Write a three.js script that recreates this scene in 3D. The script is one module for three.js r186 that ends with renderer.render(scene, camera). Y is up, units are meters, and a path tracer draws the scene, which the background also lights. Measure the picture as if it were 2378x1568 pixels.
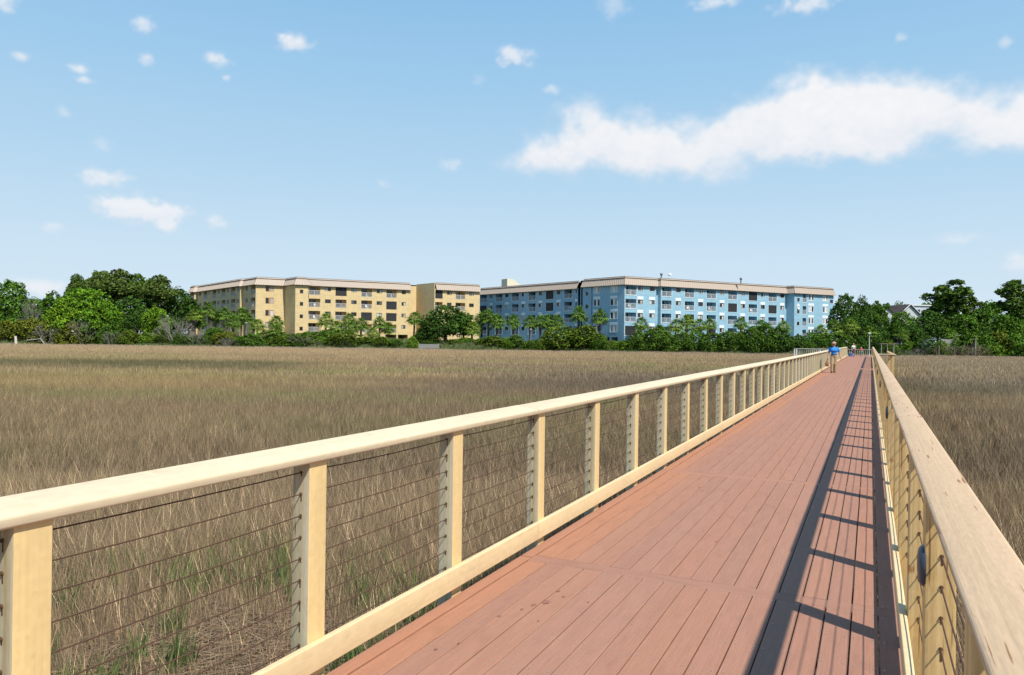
import * as THREE from 'three';
import { mergeGeometries, toCreasedNormals } from 'three/addons/utils/BufferGeometryUtils.js';
import { MarchingCubes } from 'three/addons/objects/MarchingCubes.js';

// ------------------------------------------------------------------ camera, sky, sun, exposure
// World: x to the right across the boardwalk, y up from its deck, -z along the boardwalk away from the viewer. Metres.
const EYE = 1.628, YAW = 25.88 * Math.PI / 180, FOCAL = 1717 / 1568;
const scene = new THREE.Scene();
const camera = new THREE.PerspectiveCamera(2 * Math.atan(0.5 / FOCAL) * 180 / Math.PI, 1024 / 675, 0.05, 3000);
camera.position.set(0, EYE, 0);
camera.rotation.set(0.0003, YAW, 0.013, 'YXZ');
scene.add(camera);

const renderer = new THREE.WebGLRenderer({ antialias: true });
renderer.setSize(1024, 675);
renderer.toneMapping = THREE.LinearToneMapping;
renderer.toneMappingExposure = 1.3;
renderer.shadowMap.enabled = true;

// sun: behind and to the right, 54 degrees up; shadows of the right railing fall to the left and a little forward
const SUN = new THREE.Vector3(0.575, 0.757, -0.0).normalize();
{
  const el = 53.6 * Math.PI / 180, az = 146 * Math.PI / 180;      // azimuth measured to the right of the viewing direction
  const s = Math.sin(az), c = Math.cos(az);
  const fx = -Math.sin(YAW), fz = -Math.cos(YAW), rx = Math.cos(YAW), rz = -Math.sin(YAW);
  SUN.set((fx * c + rx * s) * Math.cos(el), Math.sin(el), (fz * c + rz * s) * Math.cos(el));
}
const sun = new THREE.DirectionalLight(new THREE.Color().setRGB(1.0, 0.955, 0.87), 4.6);
sun.position.copy(SUN).multiplyScalar(300).add(new THREE.Vector3(-40, 0, -80));
sun.target.position.set(-40, 0, -80);
sun.castShadow = true;
sun.shadow.radius = 1.8;
sun.shadow.mapSize.set(4096, 4096);
Object.assign(sun.shadow.camera, { left: -180, right: 180, top: 150, bottom: -150, near: 1, far: 700 });
scene.add(sun, sun.target);

// ------------------------------------------------------------------ small helpers
function rng(seed) { let a = seed >>> 0; return () => { a = (a + 0x6D2B79F5) >>> 0; let t = a; t = Math.imul(t ^ (t >>> 15), t | 1); t ^= t + Math.imul(t ^ (t >>> 7), t | 61); return ((t ^ (t >>> 14)) >>> 0) / 4294967296; }; }
function hash2(i, j, s = 0) { let h = Math.imul(i | 0, 374761393) + Math.imul(j | 0, 668265263) + Math.imul(s | 0, 1442695041); h = Math.imul(h ^ (h >>> 13), 1274126177); return ((h ^ (h >>> 16)) >>> 0) / 4294967296; }
function vnoise(x, y, s = 0) {
  const i = Math.floor(x), j = Math.floor(y); let u = x - i, v = y - j; u = u * u * (3 - 2 * u); v = v * v * (3 - 2 * v);
  const a = hash2(i, j, s), b = hash2(i + 1, j, s), c = hash2(i, j + 1, s), d = hash2(i + 1, j + 1, s);
  return a + (b - a) * u + (c - a) * v + (a - b - c + d) * u * v;
}
function pnoise(x, y, px, py, s = 0) {           // the same, repeating every px, py cells
  const i = Math.floor(x), j = Math.floor(y); let u = x - i, v = y - j; u = u * u * (3 - 2 * u); v = v * v * (3 - 2 * v);
  const w = (q, p) => ((q % p) + p) % p;
  const a = hash2(w(i, px), w(j, py), s), b = hash2(w(i + 1, px), w(j, py), s), c = hash2(w(i, px), w(j + 1, py), s), d = hash2(w(i + 1, px), w(j + 1, py), s);
  return a + (b - a) * u + (c - a) * v + (a - b - c + d) * u * v;
}
function fbm(x, y, o = 4, s = 0) { let t = 0, a = 0.5; for (let k = 0; k < o; k++) { t += a * vnoise(x, y, s + k * 17); x = x * 2.03 + 11.3; y = y * 2.03 + 5.7; a *= 0.5; } return t / (1 - Math.pow(0.5, o)); }
const clamp = (x, a = 0, b = 1) => Math.min(b, Math.max(a, x));
const smooth = (a, b, x) => { const t = clamp((x - a) / (b - a)); return t * t * (3 - 2 * t); };
const lerp = (a, b, t) => a + (b - a) * t;

// surveyed places: sight(x, d) is the spot on the ground plan seen in column x (of a 2378 wide frame) at depth d; heightAt gives its height for row y
const RX = Math.cos(YAW), RZ = -Math.sin(YAW), FX = -Math.sin(YAW), FZ = -Math.cos(YAW);
function plan(r, d) { return [RX * r + FX * d, RZ * r + FZ * d]; }
function sight(x, d) { return plan((x - 1189) / 1717 * d, d); }
function heightAt(x, y, d) { return EYE - (y - (783.6 + 0.013 * (x - 1189))) / 1717 * d; }
function toPlan(x, z) { return [RX * x + RZ * z, FX * x + FZ * z]; }      // back to [right, depth]

// ------------------------------------------------------------------ sky: clear blue air with scattered small clouds and one long bank
{
  const AIR = 1 / 1.3, W = 4096, H = 2048, data = new Float32Array(W * H * 4);
  const stops = [[-1, 0.30, 0.29, 0.24], [-0.02, 0.55, 0.60, 0.60], [0.0, 0.69, 0.815, 0.915], [0.10, 0.60, 0.765, 0.90], [0.20, 0.47, 0.685, 0.875], [0.33, 0.345, 0.59, 0.835], [0.43, 0.27, 0.52, 0.80], [0.7, 0.13, 0.36, 0.70], [1.0, 0.08, 0.27, 0.60]];
  for (let j = 0; j < H; j++) {
    const el = ((j + 0.5) / H - 0.5) * Math.PI, s = Math.sin(el);
    let k = 0; while (k < stops.length - 2 && s > stops[k + 1][0]) k++;
    const A = stops[k], B = stops[k + 1], t = clamp((s - A[0]) / (B[0] - A[0]));
    for (let i = 0; i < W; i++) {
      const o = (j * W + i) * 4;
      data[o] = lerp(A[1], B[1], t) * AIR; data[o + 1] = lerp(A[2], B[2], t) * AIR; data[o + 2] = lerp(A[3], B[3], t) * AIR; data[o + 3] = 1;
    }
  }
  // a cloud is a list of puffs [azimuth, elevation, half width, half height] in radians, azimuth to the right of the view
  const dirOf = (x, y) => { const vx = x - 1189, vy = 784 - y, c = Math.cos(0.013), s = Math.sin(0.013); const px = vx * c - vy * s, py = vx * s + vy * c; return [Math.atan2(px, 1717), Math.atan2(py, Math.hypot(px, 1717))]; };
  const clouds = [];
  const cloud = (puffs, strength, detail, seed) => clouds.push({ puffs: puffs.map(([x, y, rx, ry, k = 1]) => { const [a, e] = dirOf(x, y); return [a, e, rx / 1717 * Math.cos(a), ry / 1717 * Math.cos(a), k]; }), strength, detail, seed });
  cloud([[1250, 372, 85, 44, 0.55], [1290, 352, 80, 41, 0.6], [1345, 285, 62, 59, 0.45], [1400, 322, 90, 59, 0.75], [1470, 345, 100, 54, 0.9], [1560, 348, 105, 61, 0.8], [1650, 380, 95, 51, 0.6], [1675, 300, 70, 41, 0.55], [1740, 322, 90, 49, 0.7], [1800, 270, 80, 59, 0.85], [1880, 250, 95, 68, 1.15], [1960, 270, 115, 68, 1.1], [2050, 300, 115, 56, 0.8], [2070, 250, 90, 56, 0.8], [2114, 208, 40, 41, 0.45], [2180, 265, 110, 54, 0.65], [2260, 268, 100, 56, 0.55], [2340, 300, 100, 54, 0.7], [2400, 270, 90, 73, 0.6], [1930, 335, 120, 32, 0.5], [2480, 290, 90, 49, 0.7]], 0.97, 1, 3);
  for (const [x, y, rx, ry, st] of [[683, 97, 40, 18, 0.9], [508, 138, 27, 17, 0.9], [333, 60, 22, 20, 0.75], [48, 132, 17, 11, 0.7], [185, 160, 22, 11, 0.8], [198, 187, 18, 8, 0.7], [337, 137, 18, 12, 0.6], [1196, 130, 40, 21, 0.85], [1282, 207, 18, 12, 0.55], [243, 412, 48, 23, 0.8], [500, 514, 23, 14, 0.6], [1050, 385, 26, 15, 0.4], [1875, 8, 70, 20, 0.75], [1660, 4, 52, 13, 0.7], [2092, 85, 14, 11, 0.5], [2337, 97, 15, 12, 0.5], [6, 5, 30, 20, 0.8], [1425, 8, 40, 30, 0.35], [525, 180, 10, 7, 0.5], [2225, 555, 40, 14, 0.4], [2370, 605, 32, 28, 0.55], [90, 668, 70, 20, 0.9], [240, 335, 24, 18, 0.25], [150, 260, 18, 12, 0.35], [123, 528, 20, 12, 0.45], [890, 425, 18, 10, 0.25], [1110, 185, 18, 14, 0.2]]) cloud([[x, y, rx, ry]], st, 1, Math.round(x));
  cloud([[285, 480, 60, 26], [335, 488, 75, 26], [375, 500, 52, 20], [385, 526, 24, 13]], 0.85, 1, 8);
  const R = rng(77);                                   // the rest of the sky carries the same kind of clouds
  for (let n = 0; n < 210; n++) {
    const a = 0.72 + R() * (2 * Math.PI - 1.44), e = 0.05 + R() * 1.0, w = (0.008 + R() * R() * 0.03);
    clouds.push({ puffs: [[a, e, w / Math.cos(e), w * 0.48]], strength: 0.4 + R() * 0.5, detail: 1, seed: 100 + n });
  }
  for (let n = 0; n < 7; n++) {
    const a = 1.2 + n * 0.62, e = 0.2 + R() * 0.2, puffs = [];
    for (let k = 0; k < 9; k++) puffs.push([a + k * 0.055, e + (R() - 0.5) * 0.05, 0.05 + R() * 0.025, 0.022 + R() * 0.012]);
    clouds.push({ puffs, strength: 0.95, detail: 1, seed: 400 + n });
  }
  const az0 = Math.atan2(FZ, FX);                       // texture azimuth of the viewing direction
  for (const c of clouds) {
    let a0 = 1e9, a1 = -1e9, e0 = 1e9, e1 = -1e9;
    for (const [a, e, ra, re] of c.puffs) { a0 = Math.min(a0, a - ra * 1.9); a1 = Math.max(a1, a + ra * 1.9); e0 = Math.min(e0, e - re * 2.1); e1 = Math.max(e1, e + re * 2.1); }
    e0 = Math.max(e0, 0.002); e1 = Math.min(e1, 1.5);
    const jA = Math.floor((e0 / Math.PI + 0.5) * H), jB = Math.ceil((e1 / Math.PI + 0.5) * H);
    const size = Math.max(...c.puffs.map((p) => p[3]));
    for (let j = jA; j <= jB; j++) {
      const e = ((j + 0.5) / H - 0.5) * Math.PI;
      const n0 = Math.floor((a0 / (2 * Math.PI)) * W), n1 = Math.ceil((a1 / (2 * Math.PI)) * W);
      for (let n = n0; n <= n1; n++) {
        const a = n / W * 2 * Math.PI;
        const f = 1 / Math.max(0.012, size * 0.95);
        const w1 = (fbm(a * f * 1.1 + c.seed, e * f * 1.5 + c.seed * 1.7, 5, c.seed) - 0.5), w2 = (fbm(a * f * 1.1 - c.seed * 2.1, e * f * 1.5 + 40, 5, c.seed + 5) - 0.5);
        const w3 = fbm(a * f * 2.2 + c.seed * 3.1, e * f * 3 - 9, 4, c.seed + 31) - 0.5; let q = 0, up = 0, ws = 1e-6;
        for (const [pa, pe, ra, re, k = 1] of c.puffs) {
          const dx = (a - pa) / ra + w1 * 1.25, dy = (e - pe) / re + w2 * 1.25, d = dx * dx + dy * dy;
          const g = k * Math.exp(-d * 1.15); q += g; up += g * dy; ws += g;
        }
        const fine = fbm(a * f * 4.5 + 7, e * f * 6 + c.seed, 3, c.seed + 9) - 0.5;
        const alpha = Math.pow(smooth(0.10, 1.15, q * (0.7 + 0.6 * (w3 + 0.5)) + fine * 0.12), 0.85) * c.strength;
        if (alpha <= 0.003) continue;
        const th = clamp(0.5 + 0.32 * up / ws + fine * 0.4 + (q - 0.9) * 0.2);
        const col = [lerp(0.78, 0.945, th), lerp(0.82, 0.945, th), lerp(0.89, 0.955, th)];
        const az = az0 + a; let i = Math.floor(((az / (2 * Math.PI)) + 0.5) * W) % W; if (i < 0) i += W;
        const o = (j * W + i) * 4;
        for (let k = 0; k < 3; k++) data[o + k] = lerp(data[o + k], col[k] * AIR, alpha);
      }
    }
  }
  const tex = new THREE.DataTexture(data, W, H, THREE.RGBAFormat, THREE.FloatType);
  tex.mapping = THREE.EquirectangularReflectionMapping;
  tex.magFilter = tex.minFilter = THREE.LinearFilter;
  tex.colorSpace = THREE.LinearSRGBColorSpace;
  tex.needsUpdate = true;
  scene.background = tex;
  scene.environment = tex;
}

// ------------------------------------------------------------------ building blocks
const taken = {};
function numbered(name) { const n = taken[name] = (taken[name] ?? -1) + 1; return n ? `${name}_${String(n).padStart(3, '0')}` : name; }
function shade(o) { o.castShadow = true; o.receiveShadow = true; return o; }
function mesh(name, geometry, material, parent) { const m = shade(new THREE.Mesh(geometry, material)); m.name = name; (parent ?? scene).add(m); return m; }
function thing(name, label, category, [x, y, z] = [0, 0, 0], turn = 0, group) {
  const o = new THREE.Group(); o.name = numbered(name); o.position.set(x, y, z); o.rotation.y = turn;
  o.userData = { label, category }; if (group) o.userData.group = group; scene.add(o); return o;
}
function structure(name, label, category) { const o = new THREE.Group(); o.name = numbered(name); o.userData = { label, category, kind: 'structure' }; scene.add(o); return o; }
function std(r, g, b, rough = 0.8, extra = {}) { return new THREE.MeshStandardMaterial({ color: new THREE.Color().setRGB(r, g, b), roughness: rough, metalness: 0, side: THREE.DoubleSide, ...extra }); }
function box(w, h, d, x = 0, y = 0, z = 0) { const g = new THREE.BoxGeometry(w, h, d); g.translate(x, y, z); return metreUV(g); }
function metreUV(g, ox = 0, oy = 0) {             // box-projected uv in metres; along z runs v on the flats
  const p = g.attributes.position, n = g.attributes.normal, uv = new Float32Array(p.count * 2);
  for (let i = 0; i < p.count; i++) {
    const ax = Math.abs(n.getX(i)), ay = Math.abs(n.getY(i)), az = Math.abs(n.getZ(i));
    let u, v;
    if (ay >= ax && ay >= az) { u = p.getX(i); v = p.getZ(i); } else if (ax >= az) { u = p.getY(i); v = p.getZ(i); } else { u = p.getX(i); v = p.getY(i); }
    uv[2 * i] = u + ox; uv[2 * i + 1] = v + oy;
  }
  g.setAttribute('uv', new THREE.BufferAttribute(uv, 2)); return g;
}
function plain(g) { const h = g.index ? g.toNonIndexed() : g; for (const k of Object.keys(h.attributes)) if (!['position', 'normal', 'uv'].includes(k)) h.deleteAttribute(k); if (!h.attributes.uv) h.setAttribute('uv', new THREE.BufferAttribute(new Float32Array(h.attributes.position.count * 2), 2)); return h; }
function join(list) { return mergeGeometries(list.map(plain), false); }
function bar(ax, ay, az, bx, by, bz, r0, r1 = r0, seg = 6) {        // tapered round bar between two points
  const a = new THREE.Vector3(ax, ay, az), b = new THREE.Vector3(bx, by, bz), l = a.distanceTo(b);
  const g = new THREE.CylinderGeometry(r1, r0, l, seg, 1, false);
  g.translate(0, l / 2, 0);
  g.applyQuaternion(new THREE.Quaternion().setFromUnitVectors(new THREE.Vector3(0, 1, 0), b.sub(a).normalize()));
  g.translate(ax, ay, az); return g;
}
function dataTex(w, h, fn, srgb = true) {          // fn(u, v, i, j) -> [r, g, b] in 0..1
  const d = new Uint8Array(w * h * 4);
  for (let j = 0; j < h; j++) for (let i = 0; i < w; i++) { const c = fn(i / w, j / h, i, j), o = (j * w + i) * 4; for (let k = 0; k < 3; k++) d[o + k] = clamp(c[k]) * 255; d[o + 3] = 255; }
  const t = new THREE.DataTexture(d, w, h); t.wrapS = t.wrapT = THREE.RepeatWrapping; t.magFilter = t.minFilter = THREE.LinearFilter; if (srgb) t.colorSpace = THREE.SRGBColorSpace; t.needsUpdate = true; return t;
}
const grey = (x) => [x, x, x];

// ------------------------------------------------------------------ surfaces of painted wood and composite boards
const woodBump = dataTex(256, 512, (u, v) => grey(0.5 + 0.35 * (pnoise(u * 90, v * 5, 90, 5, 3) - 0.5) + 0.25 * (pnoise(u * 34, v * 3, 34, 3, 4) - 0.5) + 0.2 * (pnoise(u * 120, v * 60, 120, 60, 9) - 0.5)), false);
const woodTone = dataTex(256, 1024, (u, v) => {
  const g = 0.95 + 0.03 * (pnoise(u * 60, v * 4, 60, 4, 5) - 0.5) + 0.035 * (pnoise(u * 5, v * 7, 5, 7, 6) - 0.5) + 0.04 * (pnoise(u * 40, v * 80, 40, 80, 8) - 0.5);
  const scuff = smooth(0.86, 0.95, pnoise(u * 30, v * 50, 30, 50, 12)) * 0.03;
  return [g - scuff * 0.6, g - scuff, g - scuff * 1.6];
});
const checkTone = dataTex(512, 1024, (u, v) => {                       // worn paint: fine lengthwise drying cracks, lighter rubbed patches
  let g = 0.94 + 0.025 * (pnoise(u * 7, v * 6, 7, 6, 21) - 0.5) + 0.03 * (pnoise(u * 80, v * 6, 80, 6, 22) - 0.5) + 0.05 * (pnoise(u * 100, v * 100, 100, 100, 23) - 0.5);
  const bend = 0.05 * pnoise(u * 2, v * 5, 2, 5, 24);
  const crack = smooth(0.83, 0.90, pnoise((u + bend) * 110, v * 11, 110, 11, 25)) * smooth(0.5, 0.66, pnoise(u * 14, v * 9, 14, 9, 26));
  const wear = smooth(0.62, 0.85, pnoise(u * 5, v * 4, 5, 4, 27)) * 0.025;
  return [g - 0.24 * crack + wear, g - 0.33 * crack + wear, g - 0.38 * crack + wear * 1.3];
});
const rawTone = dataTex(256, 1024, (u, v) => {                        // thinly painted or bare softwood: grain lines, a few knots and checks
  const wob = 0.03 * (pnoise(u * 3, v * 4, 3, 4, 31) - 0.5);
  const ring = pnoise((u + wob) * 26, v * 1.0, 26, 1, 33) * pnoise((u + wob) * 60, v * 2, 60, 2, 34);
  let g = 0.94 - 0.14 * ring + 0.07 * (pnoise(u * 30, v * 6, 30, 6, 35) - 0.5) + 0.05 * (pnoise(u * 90, v * 90, 90, 90, 36) - 0.5);
  const crack = smooth(0.86, 0.93, pnoise(u * 60, v * 6, 60, 6, 37)) * smooth(0.58, 0.72, pnoise(u * 6, v * 9, 6, 9, 38));
  let r = g - 0.30 * crack, gg = g - 0.05 * ring - 0.36 * crack, b = g - 0.16 * ring - 0.40 * crack;
  for (const [ku, kv] of [[0.22, 0.17], [0.71, 0.42], [0.4, 0.78]]) { const d = Math.hypot((u - ku) * 0.42, (v - kv) * 2.0); const k = smooth(0.03, 0.008, d); r -= 0.16 * k; gg -= 0.26 * k; b -= 0.30 * k; }
  return [r, gg, b];
});
function painted(r, g, b, rough, tone, scaleU = 1, scaleV = 0.35, bump = 0.0012) {
  const map = tone.clone(); map.repeat.set(scaleU, scaleV); map.needsUpdate = true;
  const bm = woodBump.clone(); bm.repeat.set(scaleU * 1.3, scaleV * 1.1); bm.needsUpdate = true;
  return new THREE.MeshPhysicalMaterial({ color: new THREE.Color().setRGB(r, g, b), roughness: rough, specularIntensity: 0.4, side: THREE.DoubleSide, map, bumpMap: bm, bumpScale: bump });
}
const M = {
  capLeft: painted(0.72, 0.585, 0.39, 0.6, woodTone),
  capRight: painted(0.62, 0.43, 0.265, 0.75, checkTone, 2.0, 0.4, 0.0012),
  postPaint: painted(0.79, 0.565, 0.265, 0.6, woodTone, 1.4, 0.6),
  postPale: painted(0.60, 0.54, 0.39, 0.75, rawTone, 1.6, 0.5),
  postWarm: painted(0.80, 0.565, 0.27, 0.65, rawTone, 1.8, 0.5),
  lowRail: painted(0.76, 0.575, 0.325, 0.6, woodTone),
  rust: std(0.085, 0.04, 0.022, 0.85),
  rustHole: std(0.09, 0.05, 0.02, 0.95),
  darkWood: painted(0.22, 0.18, 0.13, 0.9, rawTone),
  lightBody: std(0.035, 0.05, 0.075, 0.4),
  nail: std(0.55, 0.55, 0.55, 0.4, { metalness: 0.6 }),
  white: std(0.72, 0.72, 0.70, 0.6),
};
const boardBump = dataTex(128, 512, (u, v) => grey(0.5 + 0.5 * (pnoise(u * 40, v * 10, 40, 10, 51) - 0.5) + 0.4 * (pnoise(u * 64, v * 64, 64, 64, 52) - 0.5)), false);
function boardTex(chalk, seed) {                                       // u across one board, v along four metres
  return dataTex(128, 1024, (u, v) => {
    let g = 0.94 + 0.03 * (pnoise(u * 3, v * 16, 3, 16, seed) - 0.5) + 0.04 * (pnoise(u * 20, v * 30, 20, 30, seed + 1) - 0.5) + 0.05 * (pnoise(u * 60, v * 240, 60, 240, seed + 2) - 0.5);
    const dirt = smooth(0.72, 0.95, pnoise(u * 4, v * 22, 4, 22, seed + 3)) * 0.03; g -= dirt;
    const e = u, edge = smooth(0.075, 0.03, e + 0.03 * (pnoise(u * 2, v * 120, 2, 120, seed + 4) - 0.5)) * smooth(0.62 - chalk * 0.4, 0.8 - chalk * 0.25, pnoise(7.7, v * 9, 16, 9, seed + 5)) * (0.25 + 0.5 * chalk);
    const speck = smooth(0.90, 0.94, pnoise(u * 40, v * 320, 40, 320, seed + 6)) * 0.06;
    return [lerp(g, 1.0, edge), lerp(g - speck, 1.06, edge), lerp(g - speck, 1.12, edge)];
  });
}
const boardTexes = [boardTex(0.2, 60), boardTex(0.55, 80), boardTex(1.0, 100)];
const boardMat = (r, g, b, t) => new THREE.MeshPhysicalMaterial({ color: new THREE.Color().setRGB(r, g, b), roughness: 0.72, specularIntensity: 0.35, side: THREE.DoubleSide, map: boardTexes[t], bumpMap: boardBump, bumpScale: 0.0009 });
const boardTones = [[0.392, 0.196, 0.130], [0.386, 0.196, 0.133], [0.402, 0.198, 0.129], [0.378, 0.192, 0.130], [0.394, 0.202, 0.136], [0.408, 0.203, 0.132]];
const boardMats = [0, 1, 2].map((t) => boardTones.map(([r, g, b]) => boardMat(r, g, b, t)));
const warmBounceMats = [[0.435, 0.204, 0.120], [0.425, 0.203, 0.124], [0.442, 0.206, 0.118]].map(([r, g, b]) => boardMat(r, g, b, 0));  // warm bounce light along the left deck edge, put into the board colour

// a board with eased top edges, lying along z, its top at y = 0; uv u across, v along / 4 m
function boardGeo(w, t, l, off = 0) {
  const e = 0.0022, s = new THREE.Shape();
  s.moveTo(-w / 2, -t); s.lineTo(w / 2, -t); s.lineTo(w / 2, -e); s.lineTo(w / 2 - e, 0); s.lineTo(-w / 2 + e, 0); s.lineTo(-w / 2, -e); s.closePath();
  const g = new THREE.ExtrudeGeometry(s, { depth: l, bevelEnabled: false, steps: 1 }); g.translate(0, 0, -l / 2);
  const p = g.attributes.position, uv = g.attributes.uv;
  for (let i = 0; i < p.count; i++) uv.setXY(i, p.getX(i) / w + 0.5, p.getZ(i) / 4 + 0.5 + off);
  return g;
}
// ------------------------------------------------------------------ the boardwalk deck
const DECK_L = -2.33, DECK_R = 0.205, PITCH = 0.1435, JOINT0 = 0.87, SPAN = 4.13, DECK_END = 96;
{
  const walk = structure('boardwalk', 'long reddish brown boardwalk of lengthwise composite boards', 'boardwalk');
  const L = SPAN - 0.146, geos = [0, 0.13, 0.31, 0.47, 0.62, 0.79].map((o) => boardGeo(PITCH - 0.0072, 0.04, L, o));
  const cross = [0.1, 0.55].map((o) => { const g = boardGeo(0.139, 0.026, DECK_R - DECK_L - 0.09, o); g.rotateY(Math.PI / 2); return g; });
  const edge = [0.2, 0.7].map((o) => boardGeo(0.086, 0.03, SPAN - 0.012, o));
  const R = rng(5), far = [];
  for (let n = -1; JOINT0 + n * SPAN < DECK_END; n++) {
    const z0 = JOINT0 + n * SPAN, zc = -(z0 + SPAN / 2), isFar = n > 9;
    for (let k = 0; k < 17; k++) {
      const x = DECK_L + 0.093 + PITCH * (k + 0.5), left = k < 3;
      const g = geos[Math.floor(R() * 6)], heavy = (k === 10 || k === 11) ? 2 : (R() < 0.45 ? 1 : 0);
      const mat = left && R() < 0.9 - k * 0.3 ? warmBounceMats[Math.floor(R() * 3)] : boardMats[heavy][Math.floor(R() * 6)];
      const y = (R() - 0.5) * 0.0022, jz = (R() - 0.5) * 0.003;
      if (isFar) { const c = g.clone(); c.translate(x, y, zc); far.push(c); continue; }
      const b = mesh('deck_board', g, mat, walk); b.position.set(x + (R() - 0.5) * 0.0022, y, zc + jz);  b.rotation.z = (R() - 0.5) * 0.006;
    }
    if (n >= 0 && !isFar) { const c = mesh('cross_board', cross[n % 2], boardMats[0][(n * 2 + 1) % 6], walk); c.position.set((DECK_L + 0.09 + DECK_R) / 2, 0.0006, -z0); }
    else if (isFar) { const c = cross[0].clone(); c.translate((DECK_L + 0.09 + DECK_R) / 2, 0.0006, -z0); far.push(c); }
    const e = isFar ? null : mesh('edge_board', edge[(n + 2) % 2], warmBounceMats[(n + 3) % 3], walk); if (e) e.position.set(DECK_L + 0.043, 0.004, zc);
    else { const c = edge[0].clone(); c.translate(DECK_L + 0.043, 0.004, zc); far.push(c); }
  }
  const fm = mesh('far_deck_boards', join(far), boardMats[0][0], walk); fm.userData.kind = 'stuff';
  // framing under the boards
  const under = [];
  for (const x of [DECK_L + 0.05, -1.55, -0.62, DECK_R - 0.05]) { const b = mesh('stringer', box(0.07, 0.24, DECK_END + 3), M.darkWood, walk); b.position.set(x, -0.165, -(DECK_END - 3) / 2); }
  for (let z = 0.9; z < DECK_END; z += 5.32) for (const x of [-2.1, -0.05]) { const p = mesh('pile', new THREE.CylinderGeometry(0.12, 0.13, 1.6, 9), M.darkWood, walk); p.position.set(x, -1.08, -z); }
  // screw heads
  for (let n = -1; n < 4; n++) for (let j = 0; j < 11; j++) for (let k = 0; k < 17; k++) for (const s of [-1, 1]) {
    const g = new THREE.CircleGeometry(0.0042, 6); g.rotateX(-Math.PI / 2);
    g.translate(DECK_L + 0.093 + PITCH * (k + 0.5) + s * 0.047 + (R() - 0.5) * 0.008, 0.0022, -(JOINT0 + n * SPAN + 0.11 + j * 0.391 + (R() - 0.5) * 0.012)); under.push(g);
  }
  const sc = mesh('deck_screws', join(under), M.nail, walk); sc.userData.kind = 'stuff';
  // drips of dried dark liquid on the boards
  const drop = std(0.27, 0.115, 0.075, 0.6), R2 = rng(91);
  for (const [x, z, s] of [[-1.83, 4.12, 0.035], [-1.78, 4.2, 0.05], [-1.86, 4.02, 0.02], [-1.93, 3.86, 0.022], [-1.72, 4.34, 0.022], [-1.79, 4.42, 0.028], [-2.02, 3.3, 0.022], [-1.95, 3.42, 0.014], [-1.7, 3.9, 0.014], [-1.62, 8.1, 0.03], [-1.68, 8.25, 0.03], [-1.1, 6.1, 0.02], [-1.55, 4.32, 0.018]]) {
    const sh = new THREE.Shape(); for (let k = 0; k < 14; k++) { const a = k / 14 * 6.283, r = 0.62 * s * (0.6 + 0.5 * R2()); (k ? sh.lineTo : sh.moveTo).call(sh, Math.cos(a) * r * 0.8, Math.sin(a) * r * 1.25); }
    const g = new THREE.ShapeGeometry(sh); g.rotateX(-Math.PI / 2); const m = mesh('stain', g, drop, walk); m.position.set(x, 0.0034, -z);
  }
}

// ------------------------------------------------------------------ cable railings
const POST = 1.33, CABLES = Array.from({ length: 9 }, (_, i) => 0.982 - 0.1015 * i), CABLES_R = Array.from({ length: 9 }, (_, i) => 1.078 - 0.112 * i);
function roundBar(w, t, l, r = 0.006) {             // rounded rectangle extruded along z, centred
  const s = new THREE.Shape(), a = w / 2, b = t / 2;
  s.moveTo(-a + r, -b); s.lineTo(a - r, -b); s.quadraticCurveTo(a, -b, a, -b + r); s.lineTo(a, b - r); s.quadraticCurveTo(a, b, a - r, b); s.lineTo(-a + r, b); s.quadraticCurveTo(-a, b, -a, b - r); s.lineTo(-a, -b + r); s.quadraticCurveTo(-a, -b, -a + r, -b);
  const g = new THREE.ExtrudeGeometry(s, { depth: l, bevelEnabled: false, curveSegments: 3, steps: 1 }); g.translate(0, 0, -l / 2);
  return metreUV(toCreasedNormals(g, 0.6));
}
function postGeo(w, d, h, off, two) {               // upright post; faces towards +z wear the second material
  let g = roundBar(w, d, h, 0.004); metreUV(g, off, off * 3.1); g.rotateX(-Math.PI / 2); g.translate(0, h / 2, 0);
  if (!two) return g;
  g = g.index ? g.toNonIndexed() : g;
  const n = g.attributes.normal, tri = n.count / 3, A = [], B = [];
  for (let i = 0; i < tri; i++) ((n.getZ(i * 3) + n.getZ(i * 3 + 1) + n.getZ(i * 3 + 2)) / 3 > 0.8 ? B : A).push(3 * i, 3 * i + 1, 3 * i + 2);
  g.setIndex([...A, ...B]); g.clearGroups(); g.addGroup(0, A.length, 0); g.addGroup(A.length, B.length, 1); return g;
}
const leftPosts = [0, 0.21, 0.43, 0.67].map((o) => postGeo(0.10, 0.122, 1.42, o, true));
const rightPosts = [0.05, 0.27, 0.49, 0.73].map((o) => postGeo(0.10, 0.122, 1.484, o, false));
const lightShell = (() => {                          // round surface-mounted deck light: shallow drum with a stepped rim, facing -x
  const g = new THREE.LatheGeometry([[0, 0.017], [0.026, 0.017], [0.03, 0.023], [0.055, 0.022], [0.069, 0.016], [0.075, 0.007], [0.075, 0]].map(([r, y]) => new THREE.Vector2(r, y)), 24); g.rotateZ(Math.PI / 2); return g;
})();
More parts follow.
